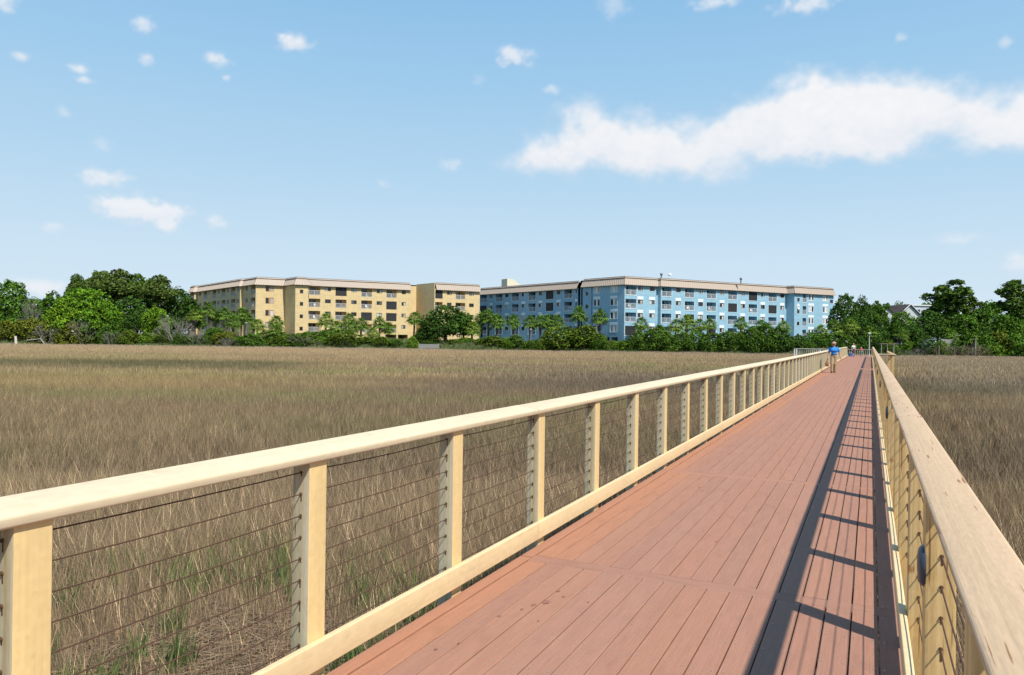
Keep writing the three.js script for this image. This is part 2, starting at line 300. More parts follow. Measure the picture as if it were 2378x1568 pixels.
function railing(label, side, z0, first, count) {
  const t = thing('cable_railing', label, 'railing');
  const ropes = side < 0 ? CABLES : CABLES_R, inner = side < 0 ? -2.352 : 0.192, R = rng(side < 0 ? 11 : 12 + first), fit = [];
  const px = inner + side * 0.05, at = (n) => z0 + POST * n;
  for (let n = first; n < first + count; n++) {
    const z = at(n), p = mesh('post', (side < 0 ? leftPosts : rightPosts)[Math.floor(R() * 4)], side < 0 ? [M.postPaint, M.postPale] : M.postWarm, t);
    p.position.set(px + (R() - 0.5) * 0.004, -0.385, -(z + 0.061)); p.rotation.y = (R() - 0.5) * 0.03; p.rotation.z = (R() - 0.5) * 0.006;
    if (n < 26) for (const y of ropes) { const g = new THREE.CylinderGeometry(0.0065, 0.008, 0.006, 7); g.rotateX(Math.PI / 2); g.translate(px, y, -z + 0.002); fit.push(g); if (n < 9) { const l = 0.012 + 0.035 * hash2(n, Math.round(y * 40), 8); fit.push(box(0.007, l, 0.0012, px + 0.001, y - l / 2, -z + 0.0004)); } }
  }
  if (fit.length) { const f = mesh('cable_fittings', join(fit), M.rustHole, t); f.userData.kind = 'stuff'; }
  const za = at(first) - 0.06, zb = at(first + count - 1) + 0.18, step = POST * 6, W = side < 0 ? 0.19 : 0.141;
  let k = 0;
  for (let z = za; z < zb - 0.05; z += step, k++) {
    const l = Math.min(step, zb - z) - 0.004;
    const cap = mesh('cap_board', metreUV(roundBar(W, side < 0 ? 0.039 : 0.032, l, 0.008), R(), R() * 3), side < 0 ? M.capLeft : M.capRight, t);
    const tilt = side < 0 ? -0.145 : 0.17;         // the boards have cupped: the left one leans in, the right one out
    cap.rotation.z = tilt + (R() - 0.5) * 0.02; cap.rotation.y = (R() - 0.5) * 0.0018;
    const ix = side < 0 ? inner + 0.022 : 0.172;
    cap.position.set(ix + side * W / 2 * Math.cos(tilt), (side < 0 ? 1.068 + 0.0137 : 1.135 + 0.004) - 0.0195 + (R() - 0.5) * 0.003, -(z + l / 2));
    const low = mesh('bottom_rail', metreUV(roundBar(0.037, 0.128, l, 0.004), R(), R() * 3), M.lowRail, t);
    low.position.set(inner - side * 0.0195, 0.121 + (R() - 0.5) * 0.003, -(z + l / 2));
  }
  for (const y of ropes) {                           // one wire rope each, with a trace of sag between posts
    const pos = [], idx = [], seg = 5; let r = 0;
    for (let n = first; n < first + count; n++) for (let q = 0; q < 4; q++) {
      if (n === first + count - 1 && q) break;
      const z = at(n) + q / 4 * POST + 0.06, s = Math.sin(q / 4 * Math.PI) * (0.003 + 0.007 * hash2(n, Math.round(y * 50), 4)), rad = 0.0031;
      for (let a = 0; a < seg; a++) pos.push(px + Math.cos(a / seg * 6.283) * rad, y - s + Math.sin(a / seg * 6.283) * rad, -z);
      if (r) for (let a = 0; a < seg; a++) { const b = (a + 1) % seg, i = (r - 1) * seg, j = r * seg; idx.push(i + a, j + a, i + b, i + b, j + a, j + b); }
      r++;
    }
    const g = new THREE.BufferGeometry(); g.setAttribute('position', new THREE.Float32BufferAttribute(pos, 3)); g.setIndex(idx); g.computeVertexNormals();
    mesh('cable', g, M.rust, t);
  }
  if (side > 0) for (const n of [1, 6, 11, 16, 21, 26, 31]) if (n >= first && n < first + count) { const l = mesh('deck_light', lightShell, M.lightBody, t); l.position.set(inner - 0.001, 0.80, -(at(n) + 0.05)); }
  return t;
}
railing('cream cable railing along the left side of the boardwalk', -1, 1.37, -3, 72);
railing('cable railing on the right of the boardwalk, running from the foreground to the side platform', 1, 1.77, -3, 39);
railing('far stretch of the right cable railing, beyond the opening', 1, 1.77, 37, 32);

// ------------------------------------------------------------------ the land: marsh bed, shore, and the grass on them
const MARSH_Y = -1.42;
const shoreD = (r) => 141 + 3.2 * (fbm(r * 0.045 + 9, 1.3, 3, 21) - 0.5) * 2 + 1.2 * Math.sin(r * 0.21);
function bankY(r, d) { const s = d - shoreD(r); return lerp(MARSH_Y, 0.55, smooth(-1, 8, s)) + 0.25 * (fbm(r * 0.12, d * 0.12, 3, 23) - 0.5) * smooth(0, 6, s) - 0.06; }
function sheet(name, label, rs, ds, yf, mat) {
  const pos = [], idx = [], uv = [], w = rs.length;
  for (const d of ds) for (const r of rs) { const [x, z] = plan(r, d); pos.push(x, yf(r, d), z); uv.push(x, z); }
  for (let j = 0; j + 1 < ds.length; j++) for (let i = 0; i + 1 < w; i++) { const a = j * w + i; idx.push(a, a + 1, a + w, a + 1, a + w + 1, a + w); }
  const g = new THREE.BufferGeometry(); g.setAttribute('position', new THREE.Float32BufferAttribute(pos, 3)); g.setAttribute('uv', new THREE.Float32BufferAttribute(uv, 2)); g.setIndex(idx); g.computeVertexNormals();
  const m = mesh(numbered(name), g, mat); m.userData = { kind: 'structure', label, category: 'ground' }; return m;
}
const range = (a, b, n) => Array.from({ length: n + 1 }, (_, i) => lerp(a, b, i / n));
const soilTex = dataTex(512, 512, (u, v) => { const n = 0.5 * pnoise(u * 12, v * 12, 12, 12, 41) + 0.3 * pnoise(u * 60, v * 60, 60, 60, 42) + 0.2 * pnoise(u * 200, v * 200, 200, 200, 43); const g = 0.55 + 0.5 * (n - 0.3); return [g, g * 0.97, g * 0.93]; });
soilTex.repeat.set(0.35, 0.35);
const mud = std(0.13, 0.095, 0.06, 0.95, { map: soilTex, bumpMap: soilTex, bumpScale: 0.03 }), turf = std(0.10, 0.12, 0.045, 0.95, { map: soilTex });
sheet('marsh_bed', 'brown muddy bed of the salt marsh', [-1500, -700, ...range(-300, 300, 60), 700, 1500], [-400, -60, ...range(-12, 60, 72), ...range(63, 150, 29)], (r, d) => MARSH_Y + 0.05 * (fbm(r * 0.7, d * 0.7, 3, 25) - 0.5), mud);
sheet('upland', 'green upland bank behind the marsh', [-1500, -700, ...range(-220, 220, 110), 700, 1500], [...range(137, 170, 33), 185, 220, 400, 2500], bankY, turf);

function blades(n, rad, h, w, seed, tones, lean = 0.5, glint = 0.12) {       // a tuft of bent tapering blades
  const R = rng(seed), pos = [], nor = [], col = [], idx = [];
  for (let k = 0; k < n; k++) {
    const a = R() * 6.283, r = Math.sqrt(R()) * rad, bx = Math.cos(a) * r, bz = Math.sin(a) * r, yaw = R() * 6.283, hh = h * (0.45 + 0.65 * R()), ww = w * (0.6 + 0.8 * R());
    const la = R() * 6.283, ln = lean * (0.15 + R() * R()) * hh, tone = tones[Math.floor(R() * tones.length)], br = 0.36 + 1.1 * R() * R() + (R() < glint ? 0.55 + (glint > 0.15 ? 0.2 : 0) : 0);
    const cx = Math.cos(yaw), cz = Math.sin(yaw), lx = Math.cos(la) * ln, lz = Math.sin(la) * ln, base = pos.length / 3;
    const rows = [[0, 1], [0.55, 0.8], [1, 0]];
    for (const [t, q] of rows) {
      const x = bx + lx * t * t, z = bz + lz * t * t, y = hh * (t - 0.12 * lean * t * t);
      const pts = q > 0 ? [[-1, 0], [1, 0]] : [[0, 0]];
      for (const [s] of pts) { pos.push(x + cx * s * ww * q / 2, y, z + cz * s * ww * q / 2); const nx = -cz, nz = cx; const f = 0.55; nor.push(nx * f, 0.7, nz * f); col.push(tone[0] * br, tone[1] * br, tone[2] * br); }
    }
    idx.push(base, base + 1, base + 2, base + 1, base + 3, base + 2, base + 2, base + 3, base + 4);
  }
  const g = new THREE.BufferGeometry();
  g.setAttribute('position', new THREE.Float32BufferAttribute(pos, 3)); g.setAttribute('color', new THREE.Float32BufferAttribute(col, 3)); g.setIndex(idx); g.computeVertexNormals(); return g;
}
const grassMat = std(1, 1, 1, 0.75, { vertexColors: true });
const dry = [[1, 1, 1], [1.1, 1.0, 0.92], [0.8, 0.78, 0.76], [1.05, 0.92, 0.86], [0.62, 0.58, 0.55], [1.25, 1.2, 1.1], [0.9, 0.95, 0.7]];
function field(x, z) {                                            // grass colour by place: straw, brown and green tones
  const [r, d] = toPlan(x, z), e = fbm(r * 0.035 + 3, d * 0.09 + 1, 4, 61), f = fbm(r * 0.12, d * 0.3, 3, 62), c = [0.475, 0.343, 0.195];
  const to = (t, k) => { for (let i = 0; i < 3; i++) c[i] = lerp(c[i], t[i], clamp(k)); };
  to([0.40, 0.295, 0.185], smooth(0.44, 0.62, e)); to([0.56, 0.42, 0.22], smooth(0.5, 0.68, f) * 0.8);
  to([0.36, 0.35, 0.13], smooth(0.53, 0.68, fbm(r * 0.05 - 7, d * 0.14 + 3, 4, 63)) * 0.6);
  to([0.40, 0.35, 0.16], smooth(7, 0, Math.abs(d - 31 - 3 * (f - 0.5))) * smooth(20, 6, Math.abs(r + 11)) * 0.75 * smooth(0.35, 0.6, fbm(r * 0.2, d * 0.5, 3, 66)) * 1.5);
  to([0.16, 0.155, 0.065], smooth(14, 4, Math.abs(d - 62 - 6 * (e - 0.5))) * smooth(-12, -22, r) * (0.65 + 0.9 * (f - 0.3)));  // dark olive band across the left of the marsh
  to([0.60, 0.44, 0.20], smooth(8, 2, Math.abs(d - 40 - 4 * (e - 0.5))) * smooth(-6, -16, r) * 0.55);
  to([0.27, 0.21, 0.15], smooth(12, 5, Math.abs(d - 46)) * smooth(-6, 4, r) * 0.7);
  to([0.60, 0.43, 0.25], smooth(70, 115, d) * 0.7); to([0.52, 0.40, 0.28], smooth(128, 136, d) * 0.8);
  to([0.50, 0.39, 0.27], smooth(4, 12, r - 0.42 * d) * 0.5);
  to([0.345, 0.255, 0.165], smooth(34, 5, Math.abs(x + 1)) * smooth(44, 8, -z) * smooth(0.25, 0.5, f) * 0.85);  // darker brown towards the boardwalk and its near end
  return c;
}
function scatter(parent, name, geos, count, place, colour, seed, mat = grassMat) {
  const R = rng(seed), per = Math.ceil(count / geos.length), m = new THREE.Matrix4(), q = new THREE.Quaternion(), up = new THREE.Vector3(0, 1, 0), c = new THREE.Color();
  for (const g of geos) {
    const im = shade(new THREE.InstancedMesh(g, mat, per)); im.name = name; im.userData.kind = 'stuff'; let n = 0;
    for (let tries = 0; n < per && tries < per * 6; tries++) {
      const p = place(R); if (!p) continue;
      q.setFromAxisAngle(up, R() * 6.283); const s = p[3];
      m.compose(new THREE.Vector3(p[0], p[1], p[2]), q, new THREE.Vector3(s * (p[4] ?? 1), s * (0.8 + 0.4 * R()), s * (p[4] ?? 1))); im.setMatrixAt(n, m);
      const k = colour(p[0], p[2], R), b = 0.88 + 0.24 * R(); im.setColorAt(n, c.setRGB(k[0] * b, k[1] * b, k[2] * b)); n++;
    }
    im.count = n; parent.add(im);
  }
}
function stuff(name, label, category) { const o = new THREE.Group(); o.name = numbered(name); o.userData = { kind: 'stuff', label, category }; scene.add(o); return o; }
const onDeck = (x, z) => x > -2.36 && x < 0.26 && z > -97;
{
  const marsh = stuff('marsh_grass', 'dry brown and tan marsh grass covering the salt marsh', 'grass');
  const near = [1, 2, 3, 4].map((s) => blades(18, 0.13, 0.68, 0.0052, s, dry, 0.5, 0.17)), mid = [5, 6, 7].map((s) => blades(40, 0.26, 0.66, 0.0105, s, dry, 0.6)), far = [8, 9, 10].map((s) => blades(54, 0.5, 0.66, 0.027, s, dry, 0.45));
  const zone = (d0, d1, thin) => (R) => {
    const d = Math.sqrt(lerp(d0 * d0, d1 * d1, R())), r = (R() * 2 - 1) * (0.8 * d + 3), [x, z] = plan(r, d);
    if (onDeck(x, z) || d > shoreD(r) + 0.6) return null;
    const bare = thin && x < -2.3 ? smooth(-8, -5.2, x) * smooth(7.6, 5, -z) : 0; if (R() < 0.80 * bare) return null;
    return [x, MARSH_Y - 0.02, z, -0.3 * bare + 0.82 + 0.36 * fbm(r * 0.25, d * 0.25, 3, 71) + 0.12 * (R() - 0.5) + 0.18 * smooth(128, 138, d)];
  };
  scatter(marsh, 'grass_tufts', near, 33000, zone(1.2, 13, true), field, 101);
  scatter(marsh, 'grass_tufts', mid, 44000, zone(12.5, 46, false), field, 102);
  scatter(marsh, 'grass_tufts', far, 90000, zone(45, 146, false), field, 103);
  // young green shoots low between the old stems, mostly close to the boardwalk
  const shoots = [21, 22].map((s) => blades(11, 0.07, 0.42, 0.010, s, [[1, 1, 1], [1.2, 1.1, 0.8], [0.75, 0.9, 0.8]], 0.6));
  scatter(marsh, 'green_shoots', shoots, 1250, (R) => { const x = -3.2 - R() * 6.5, z = 2.5 + R() * 8; return fbm(x * 0.9, z * 0.9, 3, 73) < 0.52 ? null : [x, MARSH_Y, -z, 0.9 + 0.7 * R()]; }, () => [0.12, 0.215, 0.045], 104);
  scatter(marsh, 'green_shoots', shoots, 500, (R) => { const x = 0.5 + R() * 8, z = 3 + R() * 30; return fbm(x * 0.5, z * 0.5, 3, 74) < 0.54 ? null : [x, MARSH_Y, -z, 0.9 + 0.5 * R()]; }, () => [0.20, 0.27, 0.07], 105);
  // flattened straw washed up beside the walk
  const wrack = stuff('straw_wrack', 'flattened dead straw lying beside the boardwalk in the foreground', 'straw');
  const straw = [31, 32, 33].map((s) => { const R = rng(s), parts = []; for (let k = 0; k < 26; k++) { const a = R() * 6.283, l = 0.12 + 0.22 * R(), x = (R() - 0.5) * 0.3, z = (R() - 0.5) * 0.3, y = R() * 0.05; parts.push(bar(x, y, z, x + Math.cos(a) * l, y + (R() - 0.3) * 0.05, z + Math.sin(a) * l, 0.003, 0.002, 3)); } const g = join(parts), n = g.attributes.position.count, c = new Float32Array(n * 3); for (let i = 0; i < n; i += 36) { const t = dry[Math.floor(R() * 6)], b = 0.7 + 0.6 * R(); for (let j = i; j < Math.min(n, i + 36); j++) c.set([t[0] * b, t[1] * b, t[2] * b], j * 3); } g.setAttribute('color', new THREE.BufferAttribute(c, 3)); return g; });
  scatter(wrack, 'straw', straw, 5200, (R) => { const x = -2.3 - R() * 6.4, z = 0.6 + R() * 8; return [x, MARSH_Y + 0.04 + 0.1 * R(), -z, 0.8 + 0.5 * R()]; }, () => [0.27, 0.195, 0.125], 106);
  // lush green growth along the foot of the bank
  const verge = stuff('shore_grass', 'low bright green growth along the edge of the marsh', 'grass');
  const lush = [41, 42, 43].map((s) => blades(42, 0.55, 0.75, 0.07, s, [[1, 1, 1], [1.25, 1.15, 0.9], [0.7, 0.8, 0.7], [1.1, 0.95, 0.8]], 0.6));
  scatter(verge, 'green_tufts', lush, 9000, (R) => { const r = (R() * 2 - 1) * 125, s = -0.4 + R() * R() * 15, d = shoreD(r) + s, [x, z] = plan(r, d); if (fbm(r * 0.1, s * 0.3, 3, 77) < 0.42 && s < 2) return null; return [x, bankY(r, d), z, 0.7 + 0.7 * fbm(r * 0.3, d * 0.3, 2, 78)]; }, (x, z, R) => { const [r, d] = toPlan(x, z), k = fbm(r * 0.11, d * 0.2, 3, 79); return [lerp(0.09, 0.22, k), lerp(0.18, 0.24, k), 0.04 + 0.05 * k]; }, 107);
}

// ------------------------------------------------------------------ the two apartment buildings
const LF = [-Math.sin(38.5 * Math.PI / 180), Math.cos(38.5 * Math.PI / 180)], FR = [Math.sin(61.2 * Math.PI / 180), Math.cos(61.2 * Math.PI / 180)];
const colR = (x) => (x - 1189) / 1717;
function until(p, dir, x) { const q = colR(x), t = (q * p[1] - p[0]) / (dir[0] - q * dir[1]); return [p[0] + dir[0] * t, p[1] + dir[1] * t]; }
const stepOf = (p, dir, l) => [p[0] + dir[0] * l, p[1] + dir[1] * l];
const spot = (x, d) => [colR(x) * d, d];
const SILL = [10.56, 7.85, 5.13, 2.43], EAVE = 12.56, ROOF = 14.27, GROUND = 0.3;
const stucco = dataTex(512, 512, (u, v, i, j) => { const n = 0.97 + 0.05 * (pnoise(u * 8, v * 8, 8, 8, 131) - 0.5) + 0.05 * (pnoise(u * 60, v * 60, 60, 60, 132) - 0.5) + 0.04 * (pnoise(u * 5, v * 60, 5, 60, 135) - 0.5); const lap = (j % 32) < 3 ? 0.05 : 0; const st = smooth(0.62, 0.9, pnoise(u * 40, v * 3, 40, 3, 133)) * 0.05; return grey(n - lap - st); });
stucco.repeat.set(0.25, 0.25);
const wallMat = (r, g, b) => std(r, g, b, 0.85, { map: stucco, bumpMap: stucco, bumpScale: 0.012 });
const glassDark = std(0.02, 0.025, 0.03, 0.08), glassGrey = std(0.09, 0.10, 0.10, 0.12), curtain = std(0.55, 0.56, 0.54, 0.5), blind = std(0.40, 0.38, 0.33, 0.6);
const screenMat = std(0.022, 0.022, 0.024, 0.7, { transparent: true, opacity: 0.86 });
const railMat = std(0.66, 0.66, 0.65, 0.5), doorFrame = std(0.45, 0.45, 0.44, 0.5), roofMetal = std(0.40, 0.32, 0.25, 0.6), roofSeamMat = std(0.37, 0.30, 0.24, 0.6), roofTop = std(0.10, 0.10, 0.10, 0.7);
const brownFrame = std(0.10, 0.065, 0.045, 0.6), tanFrame = std(0.40, 0.22, 0.10, 0.6), whiteFrame = std(0.74, 0.76, 0.76, 0.55);

const railGeo = (() => { const p = [box(1, 0.06, 0.05, 0.5, 1.0, 0), box(1, 0.05, 0.05, 0.5, 0.06, 0), box(0.03, 1.0, 0.05, 0.5, 0.5, 0), box(0.02, 1.0, 0.05, 0.012, 0.5, 0), box(0.02, 1.0, 0.05, 0.988, 0.5, 0)]; for (let k = 1; k < 24; k++) if (k !== 12) p.push(box(0.009, 0.9, 0.012, k / 24, 0.52, 0)); return join(p); })();
const doorFrameGeo = (() => { const p = [box(1, 0.06, 0.05, 0.5, 1.97, 0)]; for (const x of [0.02, 0.34, 0.5, 0.66, 0.98]) p.push(box(0.035, 2, 0.05, x, 1, 0)); return join(p); })();
const unitQuad = (() => { const g = new THREE.PlaneGeometry(1, 1); g.translate(0.5, 0.5, 0); return g; })();
function recessGeo(w, h, dep) { const q = (pts) => { const g = new THREE.BufferGeometry(); g.setAttribute('position', new THREE.Float32BufferAttribute(pts.flat(), 3)); g.setAttribute('uv', new THREE.Float32BufferAttribute(pts.flatMap(([a, b, c]) => [a + c, b + c]), 2)); g.setIndex([0, 1, 2, 0, 2, 3]); g.computeVertexNormals(); return g; }; const f = -0.10; return join([q([[0, 0, -dep], [w, 0, -dep], [w, h, -dep], [0, h, -dep]]), q([[0, 0, f], [w, 0, f], [w, 0, -dep], [0, 0, -dep]]), q([[0, h, -dep], [w, h, -dep], [w, h, f], [0, h, f]]), q([[0, 0, f], [0, 0, -dep], [0, h, -dep], [0, h, f]]), q([[w, 0, -dep], [w, 0, f], [w, h, f], [w, h, -dep]])]); }
const rb = rng(303);
const chairSpots = [];

function facade(bld, A, B, o, items) {              // A to B left to right as seen from outside, in plan coordinates
  const [ax, az] = plan(...A), [bx, bz] = plan(...B), len = Math.hypot(bx - ax, bz - az), turn = Math.atan2(-(bz - az), bx - ax);
  const sOf = (x) => { const p = until(A, [B[0] - A[0], B[1] - A[1]], x); return clamp((p[0] - A[0]) / (B[0] - A[0]) * len, 0.05, len - 0.05); };
  const put = (m, s, y, z = 0) => { m.position.set(ax + Math.cos(turn) * s + Math.sin(turn) * z - bld.position.x, y, az - Math.sin(turn) * s + Math.cos(turn) * z - bld.position.z); m.rotation.y = turn; return m; };
  const top = o.top ?? EAVE + 0.25, shape = new THREE.Shape([new THREE.Vector2(0, GROUND - 0.6), new THREE.Vector2(len, GROUND - 0.6), new THREE.Vector2(len, top), new THREE.Vector2(0, top)]);
  const hole = (s0, s1, y0, y1) => shape.holes.push(new THREE.Path([new THREE.Vector2(s0, y0), new THREE.Vector2(s0, y1), new THREE.Vector2(s1, y1), new THREE.Vector2(s1, y0)]));
  for (const it of items) {
    let s0 = sOf(it.x[0]), s1 = sOf(it.x[1]); if (s1 < s0) [s0, s1] = [s1, s0]; const w = s1 - s0; if (w < 0.15) continue;
    for (const row of it.rows ?? [0, 1, 2, 3]) {
      if (it.type === 'balcony') {
        const y0 = SILL[row], h = 1.9; hole(s0, s1, y0, y0 + h);
        const bal = put(mesh('balcony', recessGeo(w, h, 1.55), o.wall, bld), s0, y0);
        const dw = Math.min(w * 0.72, 1.9), door = mesh('sliding_door', unitQuad, glassDark, bal); door.scale.set(dw, 1.86, 1); door.position.set(w - dw - 0.12, 0.0, -1.51);
        if (!it.flip) door.position.x = 0.1;
        const df = mesh('door_frame', doorFrameGeo, doorFrame, bal); df.scale.set(dw, 0.925, 1); df.position.set(door.position.x, 0.01, -1.48);
        if (rb() < 0.7) { const c = mesh('curtain', unitQuad, rb() < 0.5 ? curtain : blind, bal); c.scale.set(dw * (0.12 + 0.2 * rb()), 1.75, 1); c.position.set(door.position.x + dw * (rb() < 0.5 ? 0.38 : 0.08), 0.04, -1.495); }
        const r = mesh('railing', railGeo, railMat, bal); r.scale.set(w, 1, 1); r.position.set(0, 0, -0.07);
        if (it.screened?.includes(row)) { const sc = mesh('insect_screen', unitQuad, screenMat, bal); sc.scale.set(w, h, 1); sc.position.z = -0.03; }
        else if (it.chairs?.includes(row)) { const q = new THREE.Vector3(ax + Math.cos(turn) * (s0 + w * 0.55) - Math.sin(turn) * 0.55, y0, az - Math.sin(turn) * (s0 + w * 0.55) - Math.cos(turn) * 0.55); chairSpots.push([q, turn, o.name, it.x[0], row]); }
        if (o.trim) { const t = put(mesh('balcony_trim', join([box(w + 0.24, 0.12, 0.04, w / 2, -0.06, 0), box(0.12, h, 0.04, -0.06, h / 2, 0), box(0.12, h, 0.04, w + 0.06, h / 2, 0)]), o.trim, bld), s0, y0, 0.022); t.userData.label = 'pale painted surround of a balcony'; }
      } else if (it.type === 'carport') {
        hole(s0, s1, GROUND - 0.3, SILL[3] - 0.42); put(mesh('carport', recessGeo(w, SILL[3] - 0.42 - GROUND + 0.3, 5), o.wall, bld), s0, GROUND - 0.3); break;
      } else {
        const kind = it.type, h = kind === 'double' ? 1.36 : kind === 'square' ? 0.84 : 0.86;
        let y0 = SILL[row] + (kind === 'double' ? 0.62 : kind === 'square' ? 0.16 : row ? 0.98 : 0.98);
        if (y0 + h > EAVE - 0.03) y0 = EAVE - 0.04 - h;
        hole(s0, s1, y0, y0 + h);
        const f = 0.07, parts = [box(w, f, 0.1, w / 2, f / 2, 0), box(w, f, 0.1, w / 2, h - f / 2, 0), box(f, h - 2 * f, 0.1, f / 2, h / 2, 0), box(f, h - 2 * f, 0.1, w - f / 2, h / 2, 0)];
        const mid = kind === 'double' ? w * 0.22 : 0.06; if (kind !== 'square') parts.push(box(mid, h - 2 * f, 0.1, w / 2, h / 2, 0));
        const win = put(mesh('window', join(parts), kind === 'double' ? o.doubleFrame ?? o.frame : o.frame, bld), s0, y0, -0.04);
        const n = kind === 'square' ? 1 : 2, pw = (w - 2 * f - (n > 1 ? mid : 0)) / n;
        for (let k = 0; k < n; k++) { const q = rb(), p = mesh('pane', unitQuad, kind === 'square' ? glassDark : q < 0.45 ? glassDark : q < 0.62 ? glassGrey : q < 0.85 ? curtain : blind, win); p.scale.set(pw, h - 2 * f, 1); p.position.set(f + k * (pw + mid), f, -0.015 - 0.01 * k); }
        if (o.panel && row && kind !== 'square') { const p = put(mesh('wall_panel', box(w + 0.16, kind === 'double' ? 0.5 : 0.62, 0.03, w / 2, 0.33, 0), o.panel, bld), s0, y0 + h + 0.03, 0.017); p.userData.label = 'white painted panel above a window'; }
        if (o.trim) put(mesh('window_trim', join([box(w + 0.16, 0.08, 0.03, w / 2, -0.04, 0), box(0.08, h, 0.03, -0.04, h / 2, 0), box(0.08, h, 0.03, w + 0.04, h / 2, 0)]), o.trim, bld), s0, y0, 0.018);
      }
    }
  }
  const g = new THREE.ExtrudeGeometry(shape, { depth: 0.14, bevelEnabled: false }); g.translate(0, 0, -0.14);
  put(mesh('wall', g, o.wall, bld), 0, 0); return len;
}
function mansard(bld, pts, outs = 0.55, ins = 0.35, y0 = EAVE, y1 = ROOF) {
  const P = pts.map((p) => plan(...p)), off = (e) => P.map((p, i) => {
    const nrm = (a, b) => { const dx = b[0] - a[0], dz = b[1] - a[1], l = Math.hypot(dx, dz); return [-dz / l, dx / l]; };
    const a = i ? nrm(P[i - 1], p) : nrm(p, P[i + 1]), b = i < P.length - 1 ? nrm(p, P[i + 1]) : a;
    const k = Math.max(0.35, 1 + a[0] * b[0] + a[1] * b[1]); return [p[0] + (a[0] + b[0]) / k * e, p[1] + (a[1] + b[1]) / k * e];
  });
  const bot = off(outs), top = off(-ins), X = bld.position.x, Z = bld.position.z;
  for (let i = 0; i + 1 < P.length; i++) {
    const v = (p, y) => [p[0] - X, y, p[1] - Z], quad = (a, b, c, d) => { const g = new THREE.BufferGeometry(); g.setAttribute('position', new THREE.Float32BufferAttribute([a, b, c, d].flat(), 3)); g.setIndex([0, 1, 2, 0, 2, 3]); g.computeVertexNormals(); return g; };
    const roof = mesh('roof', join([quad(v(bot[i], y0), v(bot[i + 1], y0), v(top[i + 1], y1), v(top[i], y1)), quad(v(P[i], y0 + 0.02), v(P[i + 1], y0 + 0.02), v(bot[i + 1], y0), v(bot[i], y0))]), roofMetal, bld);
    const seams = [], l = Math.hypot(P[i + 1][0] - P[i][0], P[i + 1][1] - P[i][1]), n = Math.max(1, Math.round(l / 0.5));
    if (l > 2.6) for (let k = 0; k <= n; k++) { const t = k / n, a = v([lerp(bot[i][0], bot[i + 1][0], t), lerp(bot[i][1], bot[i + 1][1], t)], y0), b = v([lerp(top[i][0], top[i + 1][0], t), lerp(top[i][1], top[i + 1][1], t)], y1); seams.push(bar(...a, ...b, 0.08, 0.08, 4)); }
    if (seams.length) mesh('roof_seams', join(seams), roofSeamMat, roof);
    const a = v(top[i], y1 + 0.03), b = v(top[i + 1], y1 + 0.03); mesh('roof_edge', bar(...a, ...b, 0.05, 0.05, 4), roofTop, roof);
  }
}
function closeUp(bld, pts, back, o) {                // flat roof and rear walls
  const X = bld.position.x, Z = bld.position.z, ring = [...pts, ...back].map((p) => plan(...p));
  const s = new THREE.Shape(ring.map(([x, z]) => new THREE.Vector2(x - X, -(z - Z)))), g = new THREE.ShapeGeometry(s); g.rotateX(-Math.PI / 2); g.translate(0, ROOF - 0.25, 0); mesh('flat_roof', g, roofTop, bld);
  const loop = [pts[pts.length - 1], ...back, pts[0]].map((p) => plan(...p));
  for (let i = 0; i + 1 < loop.length; i++) { const a = loop[i], b = loop[i + 1], q = new THREE.BufferGeometry(); q.setAttribute('position', new THREE.Float32BufferAttribute([a[0] - X, GROUND - 0.6, a[1] - Z, b[0] - X, GROUND - 0.6, b[1] - Z, b[0] - X, ROOF - 0.2, b[1] - Z, a[0] - X, ROOF - 0.2, a[1] - Z], 3)); q.setAttribute('uv', new THREE.Float32BufferAttribute([0, 0, 10, 0, 10, 10, 0, 10], 2)); q.setIndex([0, 1, 2, 0, 2, 3]); q.computeVertexNormals(); mesh('rear_wall', q, o.wall, bld); }
}
const r2 = (x) => 408.7 + 0.15624 * x, r3 = (x) => 656.4 + 0.15624 * x, r4 = (x) => 941.3 + 0.17185 * x, r5 = (x) => 1312.9 + 0.15104 * x, r6 = (x) => 1622.5 + 0.15104 * x;
const bal = (f, a, b, extra = {}) => ({ type: 'balcony', x: [f(a), f(b)], ...extra }), win = (f, a, b, extra = {}) => ({ type: 'window', x: [f(a), f(b)], ...extra }), dbl = (f, a, b, extra = {}) => ({ type: 'double', x: [f(a), f(b)], ...extra }), sq = (f, a, b, extra = {}) => ({ type: 'square', x: [f(a), f(b)], ...extra });
